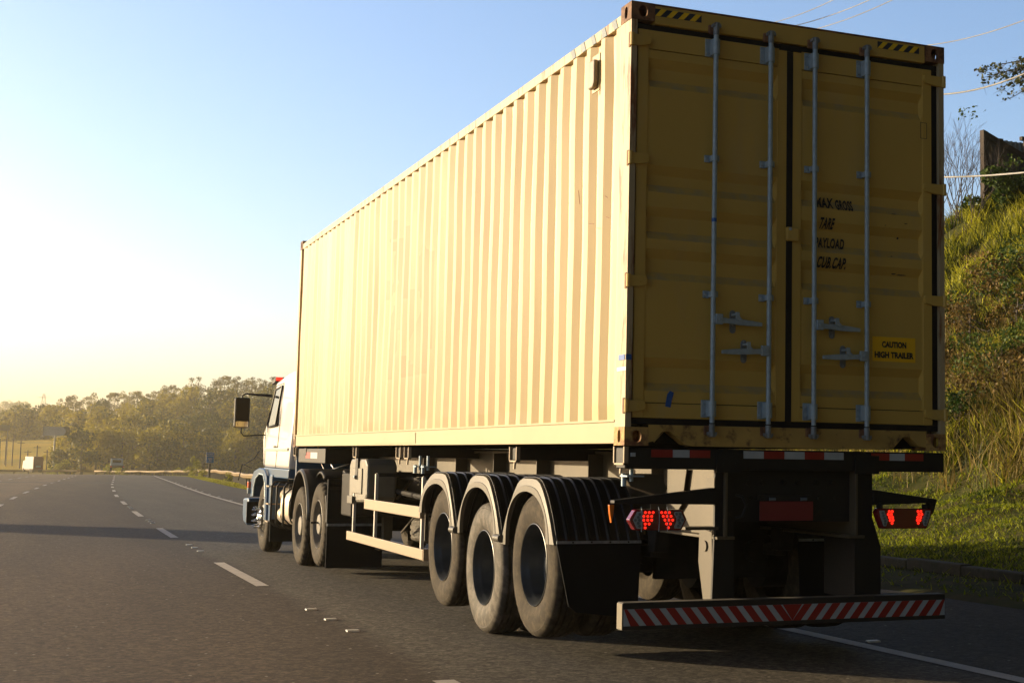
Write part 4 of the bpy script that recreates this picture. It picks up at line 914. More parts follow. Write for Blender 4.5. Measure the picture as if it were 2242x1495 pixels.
# lock box, outlines, sticker, tape, lettering
MB().box(1.150, 1.250, -.020, DY-.008, 2.905, 3.0).build('lock_box', M['paint'], dr, bevel=.012); MB().cyl((1.176, -.020, 2.985), 'y', .011, -.004, .001, 12).build('lock_seal', M['wht'], dr)
b = MB(); 
for a in ((2.245,2.300,3.838,3.8405),(2.245,2.300,3.725,3.7275),(2.245,2.2475,3.725,3.84),(2.2975,2.30,3.725,3.84)): b.box(a[0], a[1], DY-.0085, DY-.0065, a[2], a[3])
b.build('placard_outline', M['blk_txt'], dr)
pl = MB().box(1.850, 2.200, DY-.003, DY-.001, 2.122, 2.293).build('caution_sticker', M['sticker'], dr)
for body, x0, x1, z0, z1 in (('CAUTION', 1.925, 2.125, 2.218, 2.262), ('HIGH TRAILER', 1.866, 2.186, 2.145, 2.190)):
    v, f = text_mb(body, 1, bold=.05); v = fit(v, x0, x1, z0, z1); MB().add([(a, DY-.0045, c) for a, c in v], f).build('lettering', M['blk_txt'], dr)
def cut_text(body, x0, x1, z0, z1, parts=None):
    v, f = text_mb(body, 1, shear=.28, bold=.035, spacing=1.12); v = fit(v, x0, x1, z0, z1)
    me = bpy.data.meshes.new('lettering'); me.from_pydata([(a, 0, c) for a, c in v], [], f); bm = bmesh.new(); bm.from_mesh(me)
    for zc in _pz:
        if z0 < zc < z1: bmesh.ops.bisect_plane(bm, geom=bm.verts[:]+bm.edges[:]+bm.faces[:], plane_co=(0,0,zc), plane_no=(0,0,1))
    o3 = root_off(dr)
    for w in bm.verts: w.co = Vector((w.co.x, prof(w.co.z)-.006, w.co.z))-o3
    bm.to_mesh(me); bm.free(); me.materials.append(M['blk_txt']); put('lettering', me, dr)
cut_text('MAX', 1.400, 1.548, 3.158, 3.236); cut_text('GROSS', 1.560, 1.700, 3.152, 3.230)
cut_text('TARE', 1.432, 1.548, 3.016, 3.092); cut_text('PAYLOAD', 1.405, 1.640, 2.884, 2.958); cut_text('CUB.CAP.', 1.410, 1.640, 2.744, 2.822)
# scuffs, torn tape
b = MB()
for (xx, zz, w_, h_) in ((2.07,2.995,.018,.012),(2.06,2.735,.09,.006),(2.00,2.86,.02,.004),(2.11,3.10,.03,.004),(1.95,3.075,.012,.004),(2.02,2.74,.04,.008),(2.0,3.16,.05,.003)):
    b.prism([(xx,zz),(xx+w_*.4,zz-h_*.5),(xx+w_,zz+h_*.2),(xx+w_*.7,zz+h_),(xx+w_*.2,zz+h_*.8)], 'y', prof(zz)-.003, prof(zz)-.001)
b.build('scuff', M['blk_txt'], dr)
MB().prism([(.285,1.765),(.322,1.758),(.330,1.80),(.345,1.855),(.318,1.866),(.300,1.845)], 'y', DY-.006, DY-.003).build('blue_tape', M['bluetape'], dl)
# ==================================================================  TRAILER
tl = thing('semi_trailer', 'dark three axle skeletal semi trailer carrying the yellow container', 'semi trailer', (1.22, 2.85, .02))
def ibeam(x, m, y0=.0, y1=11.3):
    b = MB(); b.box(x+.055, x+.075, y0+.02, 8.6, .93, 1.455).box(x+.055, x+.075, 8.6, y1, 1.20, 1.455)
    b.box(x, x+.13, y0+.02, y1, 1.455, 1.475).box(x, x+.13, y0+.02, 8.6, .91, .93).box(x, x+.13, 8.62, y1, 1.18, 1.20); return b
ibeam(.67, 0).build('main_beam', M['beam'], tl, bevel=.004); ibeam(1.66, 0).build('main_beam', M['beam'], tl, bevel=.004)
# vertical stiffener plates on the beams
for y in (.95, 2.2, 3.45, 4.7, 6.0, 7.3):
    MB().box(.60, .724, y, y+.012, .932, 1.453).build('beam_stiffener', M['beam'], tl); MB().box(1.736, 1.86, y, y+.012, .932, 1.453).build('beam_stiffener', M['beam'], tl)
MB().box(.006, 2.432, .010, .16, 1.362, 1.497).build('rear_bolster', M['chassis'], tl, bevel=.008)
for x in (.74, 1.79): MB().box(x-.09, x+.10, -.004, .006, 1.345, 1.47).cyl((x-.04,-.004,1.40),'y',.008,-.006,.001,8).cyl((x+.05,-.004,1.40),'y',.008,-.006,.001,8).build('bolster_bracket', M['chassis'], tl, bevel=.002)
for y, x1 in ((2.3, 2.43), (5.65, 2.43), (6.05, 2.43), (8.1, 2.43), (11.35, 2.43)):
    MB().box(.02, x1, y-.06, y+.06, 1.40, 1.495).build('cross_member', M['chassis'], tl, bevel=.005)
MB().box(0.03, 2.41, 10.0, 11.9, 1.30, 1.49).build('gooseneck', M['chassis'], tl, bevel=.01)
MB().box(.027, .030, 11.0, 11.35, 1.36, 1.44).build('side_reflector', M['red'], tl); MB().box(.027, .030, 10.5, 10.99, 1.36, 1.44).build('side_reflector', M['wht'], tl)
# reflective strips
for (x0, x1, c) in ((.187,.338,'red'),(.339,.457,'wht'),(.458,.606,'red'),(.850,1.0,'wht'),(1.001,1.155,'red'),(1.156,1.309,'wht'),(1.31,1.46,'red'),(1.461,1.612,'wht'),(1.833,1.978,'red'),(1.979,2.102,'wht'),(2.103,2.255,'red')):
    MB().box(x0, x1, .0045, .0085, 1.438, 1.487).build('reflective_strip', M[c], tl)
# twist lock hoops along the side
def hoop(y, z1=1.497, w=.17, h=.105):
    p = [(.012, y-w/2, z1), (.012, y-w/2, z1-h), (.012, y+w/2, z1-h), (.012, y+w/2, z1)]
    b = MB()
    for a, c in zip(p, p[1:]): b.box(.0, .03, min(a[1],c[1])-.008, max(a[1],c[1])+.008, min(a[2],c[2])-.006, max(a[2],c[2])+.006)
    b.tube([(.02, y, z1-h), (.02, y+.01, z1-h-.06)], .010, 6); b.build('twist_lock', M['alu'], tl)
for y in (.10, 2.28, 5.68, 6.02, 8.1, 12.05): hoop(y)
for y, z in ((.12,1.30),(5.5,1.30),(5.2,1.30)):
    MB().cyl((.10, y, 0), 'z', .014, z-.02, z+.12, 8).box(.04, .16, y-.07, y+.05, z+.01, z+.02).cyl((.06, y+.03, 0), 'z', .018, z-.05, z+.03, 8).build('lock_handle', M['galv'], tl, smooth=50)
for y in (.10,): MB().prism([(.06,1.33),(.30,1.33),(.36,1.24),(.33,1.18),(.10,1.25)], 'y', y+.03, y+.15).build('corner_gusset', M['gusset'], tl, bevel=.004)
MB().box(.045, .075, -.002, .010, 1.44, 1.465).build('reflector', M['wht'], tl)
# rear legs and underrun bar
for x0, x1, s in ((.665,.815,1),(1.725,1.935,-1)):
    if s > 0:
        b = MB().prism([(x0,1.362),(x0+.14,1.362),(x0+.14,.95),(x0+.15,.50),(x0-.015,.50),(x0,.96)], 'y', .05, .075)
        b.build('rear_leg', M['chassis'], tl, bevel=.003)
    else: MB().prism([(1.725,1.362),(1.868,1.362),(1.868,1.05),(1.936,.85),(1.936,.50),(1.725,.50)], 'y', .05, .075).build('rear_leg', M['chassis'], tl, bevel=.003)
MB().prism([(.076,.50),(.10,.955),(.29,.975),(.30,.75),(.22,.50)], 'x', .668, .682).build('leg_gusset', M['gusset'], tl, bevel=.003)
MB().cyl((.668, .19, .86), 'x', .035, -.012, 0, 16).build('gusset_boss', M['gusset'], tl, smooth=40)
MB().box(.45, .69, .04, .16, .972, .992).tube([(.66,.05,.985),(.655,.03,.93)], .012, 6).build('lamp_shelf', M['gusset'], tl, bevel=.003)
MB().prism([(.55,1.362),(.95,1.362),(.85,.95),(.62,1.12)], 'x', .690, .70).build('beam_gusset', M['gusset'], tl, bevel=.003)
MB().box(.654, .664, .04, .16, 1.20, 1.31).build('leg_plate', M['gusset'], tl)
MB().box(1.75, 1.76, .08, .5, .5, 1.2).build('leg_gusset', M['chassis'], tl)
b = MB(); b.tube([(.80,.02,1.20),(.84,.0,1.19),(.865,-.01,1.13),(.84,0,1.06),(.80,.02,1.05)], .010, 8); b.build('tow_eye', M['chassis'], tl, smooth=60)
ur = MB().box(-.045, 2.345, -.12, -.03, .368, .535).build('underrun_bar', M['chassis'], tl, bevel=.006)
ur.data.materials[0] = mat('bar paint', (.02,.02,.02), .5, var=.2)
MB().box(-.0475, -.0455, -.117, -.033, .372, .531).build('bar_end', mat('pale left bar end', (.15,.125,.08), .6, var=.1), tl)  # paler sheet over the left end of the bar
MB().box(-.04, 2.34, -.117, -.033, .5355, .5375).build('bar_top', mat('pale bar top', (.13,.115,.09), .7, var=.2), tl)  # paler sheet along the top of the bar
tb = MB().box(-.038, 2.338, -.1235, -.1215, .395, .498).build('stripe_tape', M['wht'], tl)
b = MB(); zc0, zc1 = .395, .498; n = 11; wd = 1.188/n
for k in range(-1, n+1):
    for s, xc in ((1, -.038), (-1, 2.338)):
        a = k*wd; p = [(a+.06, zc1), (a+.06+.062, zc1), (a+.06+.062+.085, zc0), (a+.06+.085, zc0)]
        p = [(a-.04, zc1), (a+.022, zc1), (a+.107, zc0), (a+.045, zc0)]
        q = []
        for u, v in p: q.append((min(max(u, 0), 1.186), v))
        if max(u for u, v in q)-min(u for u, v in q) < .02: continue
        b.add([(xc+s*u, -.1250, v) for u, v in q], [(0,1,2,3)])
b.add([(1.15-.072,-.1252,zc1),(1.15+.072,-.1252,zc1),(1.15,-.1252,zc0)], [(0,1,2)])
b.build('red_stripes', M['red'], tb)
# light arms and tail lights
MB().prism([(-.052,1.142),(.665,1.136),(.665,1.246),(-.052,1.163)], 'y', .03, .10).build('lamp_arm', M['chassis'], tl, bevel=.004)
MB().prism([(1.868,1.134),(2.385,1.150),(2.385,1.174),(1.868,1.238)], 'y', .03, .10).build('lamp_arm', M['chassis'], tl, bevel=.004)
MB().prism([(2.33,1.15),(2.385,1.15),(2.37,1.10),(2.355,1.07),(2.33,1.10)], 'y', .04, .09).build('side_marker', M['chassis'], tl)
MB().prism([(-.085,1.135),(-.05,1.135),(-.055,1.08),(-.068,1.02),(-.08,1.08)], 'y', .03, .06).build('side_marker', M['amber'], tl, bevel=.004)
def lamp(outline, cells_l, cells_r, leds, name, r):
    h = MB().prism([(a, c) for a, c in outline], 'y', -.01, .055).build('taillight', M['lens'], tl, bevel=.008); h['label'] = name
    for cells in (cells_l, cells_r):
        q = MB().prism(cells, 'y', -.014, -.009).build('clear_lens', M['clear'], h, bevel=.004)
        b = MB(); xs = [p[0] for p in cells]; zs = [p[1] for p in cells]
        zz = np.linspace(min(zs)+.016, max(zs)-.016, 5)
        for i, z in enumerate(zz):
            t = abs(i-2)/2
            # centre of the band at this height
            ints = []
            for (a, b_) in zip(cells, cells[1:]+cells[:1]):
                if (a[1]-z)*(b_[1]-z) <= 0 and a[1] != b_[1]: ints.append(a[0]+(b_[0]-a[0])*(z-a[1])/(b_[1]-a[1]))
            if len(ints) < 2: continue
            a, c = min(ints), max(ints); nn = max(1, int((c-a)/.027))
            for k in range(nn): b.cyl((a+(c-a)*(k+.5)/nn, -.014, z), 'y', .0095, -.003, .001, 10)
        b.build('lens_cells', M['lens_dark'], h)
    xm = sum(p[0] for p in leds)/len(leds)
    for sd_ in (0, 1):
        b = MB()
        for x, z in leds:
            if (x > xm) == bool(sd_): b.cyl((x, -.011, z), 'y', r, -.004, .001, 10)
        b.build('lit_lamps', M['led'], h)
L0 = [(.036,1.040),(.075,1.100),(.09,1.106),(.395,1.106),(.41,1.10),(.438,1.045),(.405,.980),(.39,.974),(.09,.974),(.075,.980)]
cl1 = [(.060,1.040),(.088,1.093),(.128,1.093),(.132,1.078),(.118,1.050),(.118,1.030),(.130,1.0),(.128,.986),(.088,.986)]
cr1 = [(.420,1.040),(.394,1.093),(.350,1.093),(.346,1.078),(.362,1.050),(.362,1.030),(.348,1.0),(.350,.986),(.394,.986)]
leds = [(.145+i*.027+(j*-.0 if j else 0)+(-.010 if j in (1,2) else 0), 1.088-j*.024) for j, nn in enumerate((3,3,3,2,1)) for i in range(nn)]
leds += [(.258+j*.012+i*.027, 1.088-j*.024) for j, nn in enumerate((3,3,3,2,1)) for i in range(nn)]
lamp(L0, cl1, cr1, leds, 'hexagonal lit taillight tied with wire', .0085)
b = MB()
for x in (.118, .238, .298): b.tube([(x-.006,-.018,1.125),(x,-.020,1.10),(x+.002,-.020,1.03),(x-.001,-.018,.968)], .0028, 5)
b.build('tie_wire', M['galv'], tl)
L1 = [(1.868,1.085),(1.885,1.112),(2.305,1.112),(2.320,1.085),(2.275,.974),(1.915,.974)]
a1 = [(1.885,1.098),(1.925,1.098),(1.932,1.080),(1.955,1.03),(1.940,.992),(1.918,.992),(1.893,1.055)]
a2 = [(2.302,1.098),(2.262,1.098),(2.255,1.080),(2.232,1.03),(2.247,.992),(2.268,.992),(2.295,1.055)]
ld = []
for s, xc in ((1, 1.965), (-1, 2.222)):
    for dx, dz in ((0,1.092),(.024,1.092),(-.008,1.072),(.016,1.072),(.002,1.052),(.026,1.052),(.008,1.032),(.030,1.032),(.022,1.012)): ld.append((xc+s*dx, dz))
lamp(L1, a1, a2, ld, 'trapezoid lit taillight on its own arm', .0095)
MB().box(2.27, 2.29, -.0, .05, 1.11, 1.14).box(1.90, 1.92, 0, .05, 1.11, 1.15).build('lamp_hanger', M['chassis'], tl)
pp = MB().box(.994, 1.400, .045, .052, 1.030, 1.158).build('number_plate', M['plate_red'], tl, bevel=.006)
for x in (1.087, 1.325): MB().cyl((x, .045, 1.172), 'x', .012, -.022, .022, 10).build('plate_lamp', M['lens_dark'], tl)
MB().box(1.00, 1.39, .05, .10, 1.16, 1.20).build('plate_bracket', M['chassis'], tl)
# equipment between the rear legs
MB().box(.815, 1.725, .10, .14, 1.02, 1.362).build('rear_panel', M['chassis'], tl); b = MB()
for x in (.93, 1.04, 1.20, 1.31, 1.45, 1.58): b.cyl((x, .10, 1.28), 'y', .018, -.02, .0, 10); b.cyl((x+.02,.10,1.18),'y',.012,-.015,0,8)
b.build('air_couplings', M['grime'], tl)
MB().box(.80, 1.72, 1.3, 1.36, .55, 1.3).build('rear_shield', M['grime'], tl)
# axles, springs, brakes
AX = (1.60, 2.835, 4.07); R = .52
ZA = (gzf(1.6)+R+.10, gzf(2.84)+R, gzf(4.07)+R+.10)
for y, z in zip(AX, ZA):
    MB().cyl((0, y, z), 'x', .065, .25, 2.19, 16).build('axle', M['grime'], tl, smooth=50)
    for x in (.62, 1.62):
        MB().box(x+.03, x+.13, y-.55, y+.55, z+.08, z+.16).prism([(y-.62,z+.12),(y-.5,z+.12),(y-.5,.93),(y-.66,.93)], 'x', x+.02, x+.14).build('leaf_spring', M['grime'], tl, bevel=.01)
    for x in (.42, 1.78): MB().cyl((x, y, z), 'x', .20, 0, .22, 24).build('brake_drum', M['grime'], tl, smooth=50)
    for x in (.70, 1.60): MB().cyl((x, y-.28, z+.10), 'y', .085, -.08, .08, 16).build('brake_chamber', M['grime'], tl, smooth=50)
# wheels
def tyre_prof(w=.285, R=.52):
    return [(.045,.292),(.020,.300),(.010,.318),(.004,.345),(-.004,.385),(-.002,.425),(.006,.455),(.010,.470),(.008,.474),(.016,.492),(.030,.508),(.048,.5155),(.060,.518),(.063,.500),(.080,.500),(.083,.519),(.105,.520),(.108,.502),(.122,.502),(.125,.520),
            (w-.122,.520),(w-.120,.510),(w-.110,.510),(w-.108,.520),(w-.080,.519),(w-.078,.509),(w-.068,.509),(w-.066,.518),(w-.048,.5155),(w-.030,.508),(w-.010,.47),(w+.002,.41),(w-.01,.32),(w-.045,.292)]
def make_wheel(parent, x, y, z, sgn, dish, tm, rm, lugs=False, lift=0, dual=True):
    """sgn=1: outer face towards -x"""
    c = (x, y, z); b = MB()
    if dish == 'deep': pr = [(.050,.291),(.022,.299),(.012,.299),(.010,.294),(.018,.288),(.040,.284),(.060,.272),(.085,.262),(.150,.255),(.175,.245),(.190,.215),(.192,.165),(.190,.150),(.175,.14),(.165,.12),(.15,.10),(.13,.085),(.125,.05),(.12,0.001)]
    elif dish == 'drive': pr = [(.050,.291),(.022,.299),(.012,.299),(.010,.294),(.018,.288),(.040,.284),(.060,.272),(.085,.262),(.150,.255),(.165,.245),(.185,.215),(.190,.165),(.186,.150),(.03,.125),(.022,.115),(.02,.05),(.018,.001)]
    else: pr = [(.050,.291),(.022,.299),(.012,.299),(.010,.294),(.020,.286),(.055,.275),(.085,.262),(.080,.235),(.030,.205),(.010,.180),(.004,.150),(.006,.110),(-.02,.105),(-.035,.09),(-.038,.001)]
    b.lathe(pr, c, 48, sgn=sgn)
    n = 10
    for k in range(n):
        th = 2*math.pi*k/n+.2
        if dish == 'front':
            px_ = x - sgn*.0; rr = .150
            b2 = [(px_, y+rr*math.cos(th), z+rr*math.sin(th)), (px_-sgn*.035, y+rr*math.cos(th), z+rr*math.sin(th))]; b.tube(b2, .020, 8)
        else:
            b.tube([(x+sgn*.192, y+.19*math.cos(th), z+.19*math.sin(th)), (x+sgn*.165, y+.19*math.cos(th), z+.19*math.sin(th))], .016, 6)
    w = b.build('wheel', rm, parent, smooth=35)
    N = 120; tp = tyre_prof(); 
    def mod(j, k):
        if dish == 'drive' and j in (9, 10, 11, 12): return -.016 if (k % 4) < 1 else 0
        if dish == 'drive' and j in (13, 16, 17, 20): return -.004 if (k % 4) < 1 else 0
        if j in (10, 11): return -.004 if (k % 3) < 1 else 0
        return 0
    t = MB().lathe(tp, c, N, mod=mod, sgn=sgn)
    if dual: t.lathe(tp, (x+sgn*.325, y, z), N, mod=mod, sgn=sgn)
    t.build('tyre', tm, w, smooth=30)
    if dish == 'front':
        b = MB()
        for k in range(n):
            th = 2*math.pi*k/n+.2; p = Vector((x-sgn*.03, y+.150*math.cos(th), z+.150*math.sin(th))); d = Vector((-sgn, 0, 0))
            b.tube([p, p+d*.02, p+d*.022, p+d*.05, p+d*.052, p+d*.075, p+d*.095, p+d*.108], [.022,.022,.015,.013,.018,.020,.012,.003], 10)
        b.build('nut_covers', M['chrome'], w, smooth=50)
        MB().lathe([(-.034,.001),(-.060,.02),(-.072,.045),(-.066,.07),(-.040,.098),(-.03,.125),(-.002,.135)], c, 32, sgn=sgn).build('hub_cap', M['chrome'], w, smooth=50)
    return w
XO = -.055; XR = cw+.055
for (y, z), tm in zip(zip(AX, ZA), (M['tyre'], M['tyre_worn'], M['tyre'])):
    make_wheel(tl, XO, y, z, 1, 'deep', tm, M['rim']); make_wheel(tl, XR, y, z, -1, 'deep', M['tyre'], M['rim'])
# bright rim flange edge
# mudguards
def mudguard(yc, y_f, y_r, z_f, z_r, first):
    """cover outline in y,z: straight sides, flat ribbed top"""
    top = 1.272
    def outline(o): return [(y_f+.02-o*.0, z_f), (y_f-.10-o*.2, z_f+.22), (yc+.245-o*.3, top-o), (yc-.235+o*.3, top-o), (y_r+.10+o*.2, z_r+.22), (y_r-.02+o*.0, z_r)]
    O = outline(0)
    # arch: inner opening (rounded)
    n = 22; inner = []
    for k in range(n+1):
        t = k/n; a = math.pi*t; ry = (y_f-y_r)/2-.13; cy = (y_f+y_r)/2; zb = z_f+(z_r-z_f)*t
        inner.append((cy+ry*math.cos(a)*(1 if True else 0), zb+(1.175-zb)*math.sin(a)**.72))
    out = []
    # resample the outer outline to n+1 points
    d = [0]
    for a, c in zip(O, O[1:]): d.append(d[-1]+math.hypot(c[0]-a[0], c[1]-a[1]))
    # rounded outline
    Or = []
    for k in range(n*1+1):
        s = d[-1]*k/n; Or.append((float(np.interp(s, d, [p[0] for p in O])), float(np.interp(s, d, [p[1] for p in O]))))
    for it in range(2): Or = [Or[0]]+[((Or[i-1][0]+2*Or[i][0]+Or[i+1][0])/4, (Or[i-1][1]+2*Or[i][1]+Or[i+1][1])/4) for i in range(1, n)]+[Or[-1]]
    for side, xo, s in ((0, -.085, 1), (1, cw+.085, -1)):
        b = MB(); vs = []
        mid = [((a[0]*.45+c[0]*.55), (a[1]*.45+c[1]*.55)) for a, c in zip(Or, inner)]
        for k in range(n+1):
            vs += [(xo+s*.030, *Or[k]), (xo+s*.010, Or[k][0]*.93+mid[k][0]*.07, Or[k][1]*.93+mid[k][1]*.07), (xo+s*.004, *mid[k]), (xo, mid[k][0]*.94+inner[k][0]*.06, mid[k][1]*.94+inner[k][1]*.06), (xo+s*.0, *inner[k]), (xo+s*.03, *inner[k])]
        m_ = 6; b.add(vs, [(k*m_+j, k*m_+j+1, (k+1)*m_+j+1, (k+1)*m_+j) for k in range(n) for j in range(m_-1)])
        mg = b.build('mudguard', M['mguard'], tl, smooth=40)
        # ribbed black shell across the dual tyres
        b = MB(); rows = []; w = .63; nr = 72
        for i in range(nr+1):
            u = i/nr; x = xo+s*(.030+u*w); ph = (u*w)/.078 % 1; rb = .012*(1 if ph < .28 else 0); rows.append([(x, yy+(rb*(1 if yy > yc else -1) if abs(yy-yc) > .3 else 0), zz+rb) for yy, zz in Or])
        vs = [p for r in rows for p in r]; m_ = n+1; b.add(vs, [(i*m_+j, i*m_+j+1, (i+1)*m_+j+1, (i+1)*m_+j) for i in range(nr) for j in range(n)])
        o = b.build('shell', M['mg_black'], mg, smooth=30); sm = o.modifiers.new('thick', 'SOLIDIFY'); sm.thickness = .008; sm.offset = -1
mudguard(AX[0]+.04, 2.28, 1.10, .76, .82, 0); mudguard(AX[1]+.06, 3.545, 2.34, .78, .80, 0); mudguard(AX[2]+.05, 4.82, 3.60, .90, .78, 0)
for y in (2.31, 3.57): MB().cyl((-.09, y, .80), 'y', .03, -.07, .07, 14).build('marker_lamp', M['mguard'], tl, smooth=50)
# mud flaps
for s, x0 in ((1, -.062), (-1, cw+.062)):
    xa, xb = sorted((x0, x0+s*.64)); yb = 1.065
    p = [(x0, .84), (x0+s*.64, .835), (x0+s*.62, .30), (x0+s*.16, .355), (x0+s*.10, .40)]
    MB().prism(p, 'y', yb, yb+.012).build('mud_flap', M['rubber'], tl)
    MB().box(xa, xb, yb-.008, yb-.001, .828, .848).build('flap_strip', M['galv_dark'], tl); b = MB()
    for k in range(4): b.cyl((xa+.12+k*.14, yb-.008, .838), 'y', .007, -.003, 0, 8)
    b.build('flap_bolts', M['black'], tl)
# side guards (both sides), uprights, tool box, spare wheel, tank
for s, x0 in ((1, -.04), (-1, cw+.04)):
    def B(y0, y1, z0, z1, t=.03): 
        a, c = sorted((x0, x0+s*t)); return MB().box(a, c, y0, y1, z0, z1)
    B(4.78, 8.2, .455, .555).build('side_guard_rail', M['alu'], tl, bevel=.006); B(4.92, 7.33, .835, .945).build('side_guard_rail', M['alu'], tl, bevel=.006)
    a, c = sorted((x0+s*.005, x0+s*.14)); MB().box(a, c, 4.76, 4.775, .45, .56).build('rail_end', M['alu'], tl)
    for yy in (8.03, 6.95, 4.98): a, c = sorted((x0+s*.032, x0+s*.062)); MB().box(a, c, yy-.012, yy+.03, .46, 1.22).build('guard_upright', M['steel_pale'], tl)
    B(7.98, 8.24, .865, .955, .02).build('guard_bracket', M['mguard'], tl, bevel=.008)
    for yy in (8.0, 6.95, 5.0): a, c = sorted((x0+s*.05, x0+s*.70)); MB().box(a, c, yy, yy+.04, 1.19, 1.23).build('guard_arm', M['chassis'], tl)
tk = MB().prism([(7.42,.96),(7.50,.90),(8.22,.87),(8.33,.92),(8.34,1.30),(8.26,1.375),(7.52,1.375),(7.42,1.31)], 'x', -.0, .34).build('water_box', M['plastic_grey'], tl, bevel=.03)
MB().box(-.016, -.001, 7.62, 8.12, .985, 1.27).build('box_panel', M['plastic_grey'], tk, bevel=.01)
MB().box(-.024, .002, 7.80, 7.92, 1.14, 1.38).build('box_strap', M['black'], tk, bevel=.006)
MB().cyl((-.03, 7.86, 1.17), 'y', .022, -.03, .03, 10).build('box_latch', M['galv_dark'], tk)
MB().box(.80, 1.6, 5.35, 7.30, .78, 1.36).build('tool_locker', M['grime'], tl, bevel=.02)
MB().box(.05, .9, 8.45, 9.0, .70, 1.2).build('battery_carrier', M['grime'], tl, bevel=.02)
# spare wheel lying in its carrier
sp = MB(); sp.lathe([(.02,.30),(.0,.32),(-.005,.40),(.01,.46),(.03,.50),(.055,.513),(.057,.505),(.085,.505),(.087,.516),(.125,.518),(.127,.508),(.150,.508),(.152,.518),(.19,.516),(.192,.505),(.220,.505),(.222,.513),(.25,.50),(.27,.46),(.285,.40),(.28,.32),(.26,.30)], (1.12, 7.75, .44), 110, mod=lambda j, k: (-.007 if (k % 3) == 0 and j in (4,5,8,9,12,13,16,17) else 0), ax='z')
sw = sp.build('spare_wheel', M['tyre_worn'], tl, smooth=30)
MB().box(.9, 1.3, 7.2, 8.3, .73, .76).box(.95,.99,7.3,8.2,.76,1.4).box(1.25,1.29,7.3,8.2,.76,1.4).build('spare_carrier', M['grime'], tl)
# landing legs
for x in (.55, 1.78):
    MB().box(x, x+.11, 8.9, 9.01, .42, 1.25).box(x+.015, x+.095, 8.92, 8.99, .30, .42).box(x-.06, x+.17, 8.84, 9.07, .28, .30).build('landing_leg', M['beam'], tl, bevel=.005)
MB().tube([(.6, 8.95, .75), (.6, 7.6, 1.2)], .02, 6).tube([(.5, 7.8, .55), (.62, 7.1, .95)], .014, 6).box(.56,.60,7.0,7.04,.5,1.2).build('leg_brace', M['gusset'], tl)
MB().tube([(.35,4.9,.95),(.35,8.5,1.05)], .03, 8).tube([(.45,4.9,1.15),(.45,9.4,1.18)], .02, 8).build('air_pipes', M['grime'], tl)
MB().cyl((1.22, 0, 1.05), 'y', .14, 5.2, 6.4, 20).build('air_tank', M['grime'], tl, smooth=50)

# ==================================================================  TRACTOR
tr = thing('truck_tractor', 'white and blue bonneted truck cab pulling the container trailer', 'truck', (1.22, 12.2, gzf(12.2)))
X0, X1 = -.035, cw+.035
# cab body: cross sections along y, rounded in x
cab_side = [(12.33,1.20),(14.60,1.20),(14.74,1.62),(14.70,1.76),(14.20,2.46),(14.10,2.51),(13.2,2.60),(12.42,2.63),(12.33,2.56)]
def cab_mb(side, x0, x1, inset_top=.10):
    """outline loop tapered towards the roof"""
    def xo(z): return x0+inset_top*max(0, (z-1.75)/.85)**1.4
    n = len(side); vs = [(xo(z), y, z) for y, z in side]+[(x0+x1-xo(z), y, z) for y, z in side]; b = MB()
    b.add(vs, [tuple(range(n)), tuple(range(n, 2*n))[::-1]]+[(i, n+i, n+(i+1)%n, (i+1)%n) for i in range(n)]); return b
cabn = cab_mb(cab_side, X0, X1).build('cab', M['cab'], tr, bevel=.05, smooth=30); cabn.modifiers['bevel'].segments = 4
cab_mb([(12.36,1.06),(14.58,1.06),(14.60,1.197),(12.34,1.197)], X0+.01, X1-.01).build('cab_base', M['blue'], cabn, bevel=.015)
MB().box(.06, cw-.06, 12.24, 12.335, 1.0, 2.35).build('rear_wall', M['blue'], cabn, bevel=.02)
def xs_(z): return X0+.10*max(0, (z-1.75)/.85)**1.4
for s in (0, 1):
    def X(z, o=0): v = xs_(z)-o; return v if s == 0 else X0+X1-v
    # door window
    w = [(13.52,1.83),(14.58,1.70),(14.60,1.76),(14.16,2.40),(13.56,2.42)]
    w = [(13.58,1.84),(14.27,1.81),(14.32,1.87),(14.04,2.38),(13.50,2.42)]
    MB().add([(X(z, .006), y, z) for y, z in w], [tuple(range(len(w)))]).build('door_window', M['glass'], cabn)
    g = MB(); 
    for a, c in zip(w, w[1:]+w[:1]): g.tube([(X(a[1], .007), *a), (X(c[1], .007), *c)], .013, 6)
    g.build('window_seal', M['black'], cabn)
    g = MB(); dpt = [(13.42,1.21),(13.42,2.46),(14.10,2.44),(14.50,1.80),(14.50,1.60),(14.46,1.21)]
    for a, c in zip(dpt, dpt[1:]): g.tube([(X(a[1], .002), *a), (X(c[1], .002), *c)], .005, 4)
    g.build('door_seam', M['black'], cabn)
    g = MB(); xa, xb = sorted((X(1.55, .012), X(1.55, .0))); g.box(xa, xb, 13.47, 13.62, 1.50, 1.53); g.build('door_handle', M['black'], cabn)
    xa, xb = sorted((X(1.5, .006), X(1.5, -.01)))
    MB().box(xa, xb, 12.45, 14.55, 1.455, 1.50).build('side_crease', M['cab'], cabn, bevel=.02)
MB().prism([(12.40,2.60),(13.6,2.56),(13.2,2.70),(12.5,2.80),(12.40,2.78)], 'x', .35, cw-.35).build('roof_fairing', M['cab'], cabn, bevel=.05)
MB().prism([(14.12,2.50),(14.42,2.47),(14.42,2.53),(14.10,2.58)], 'x', .02, cw-.02).build('sun_visor', M['black'], cabn, bevel=.01)
for x in (.03, cw-.12): MB().box(x, x+.09, 14.085, 14.10, 2.525, 2.575).build('marker_lamp', M['led'], cabn)
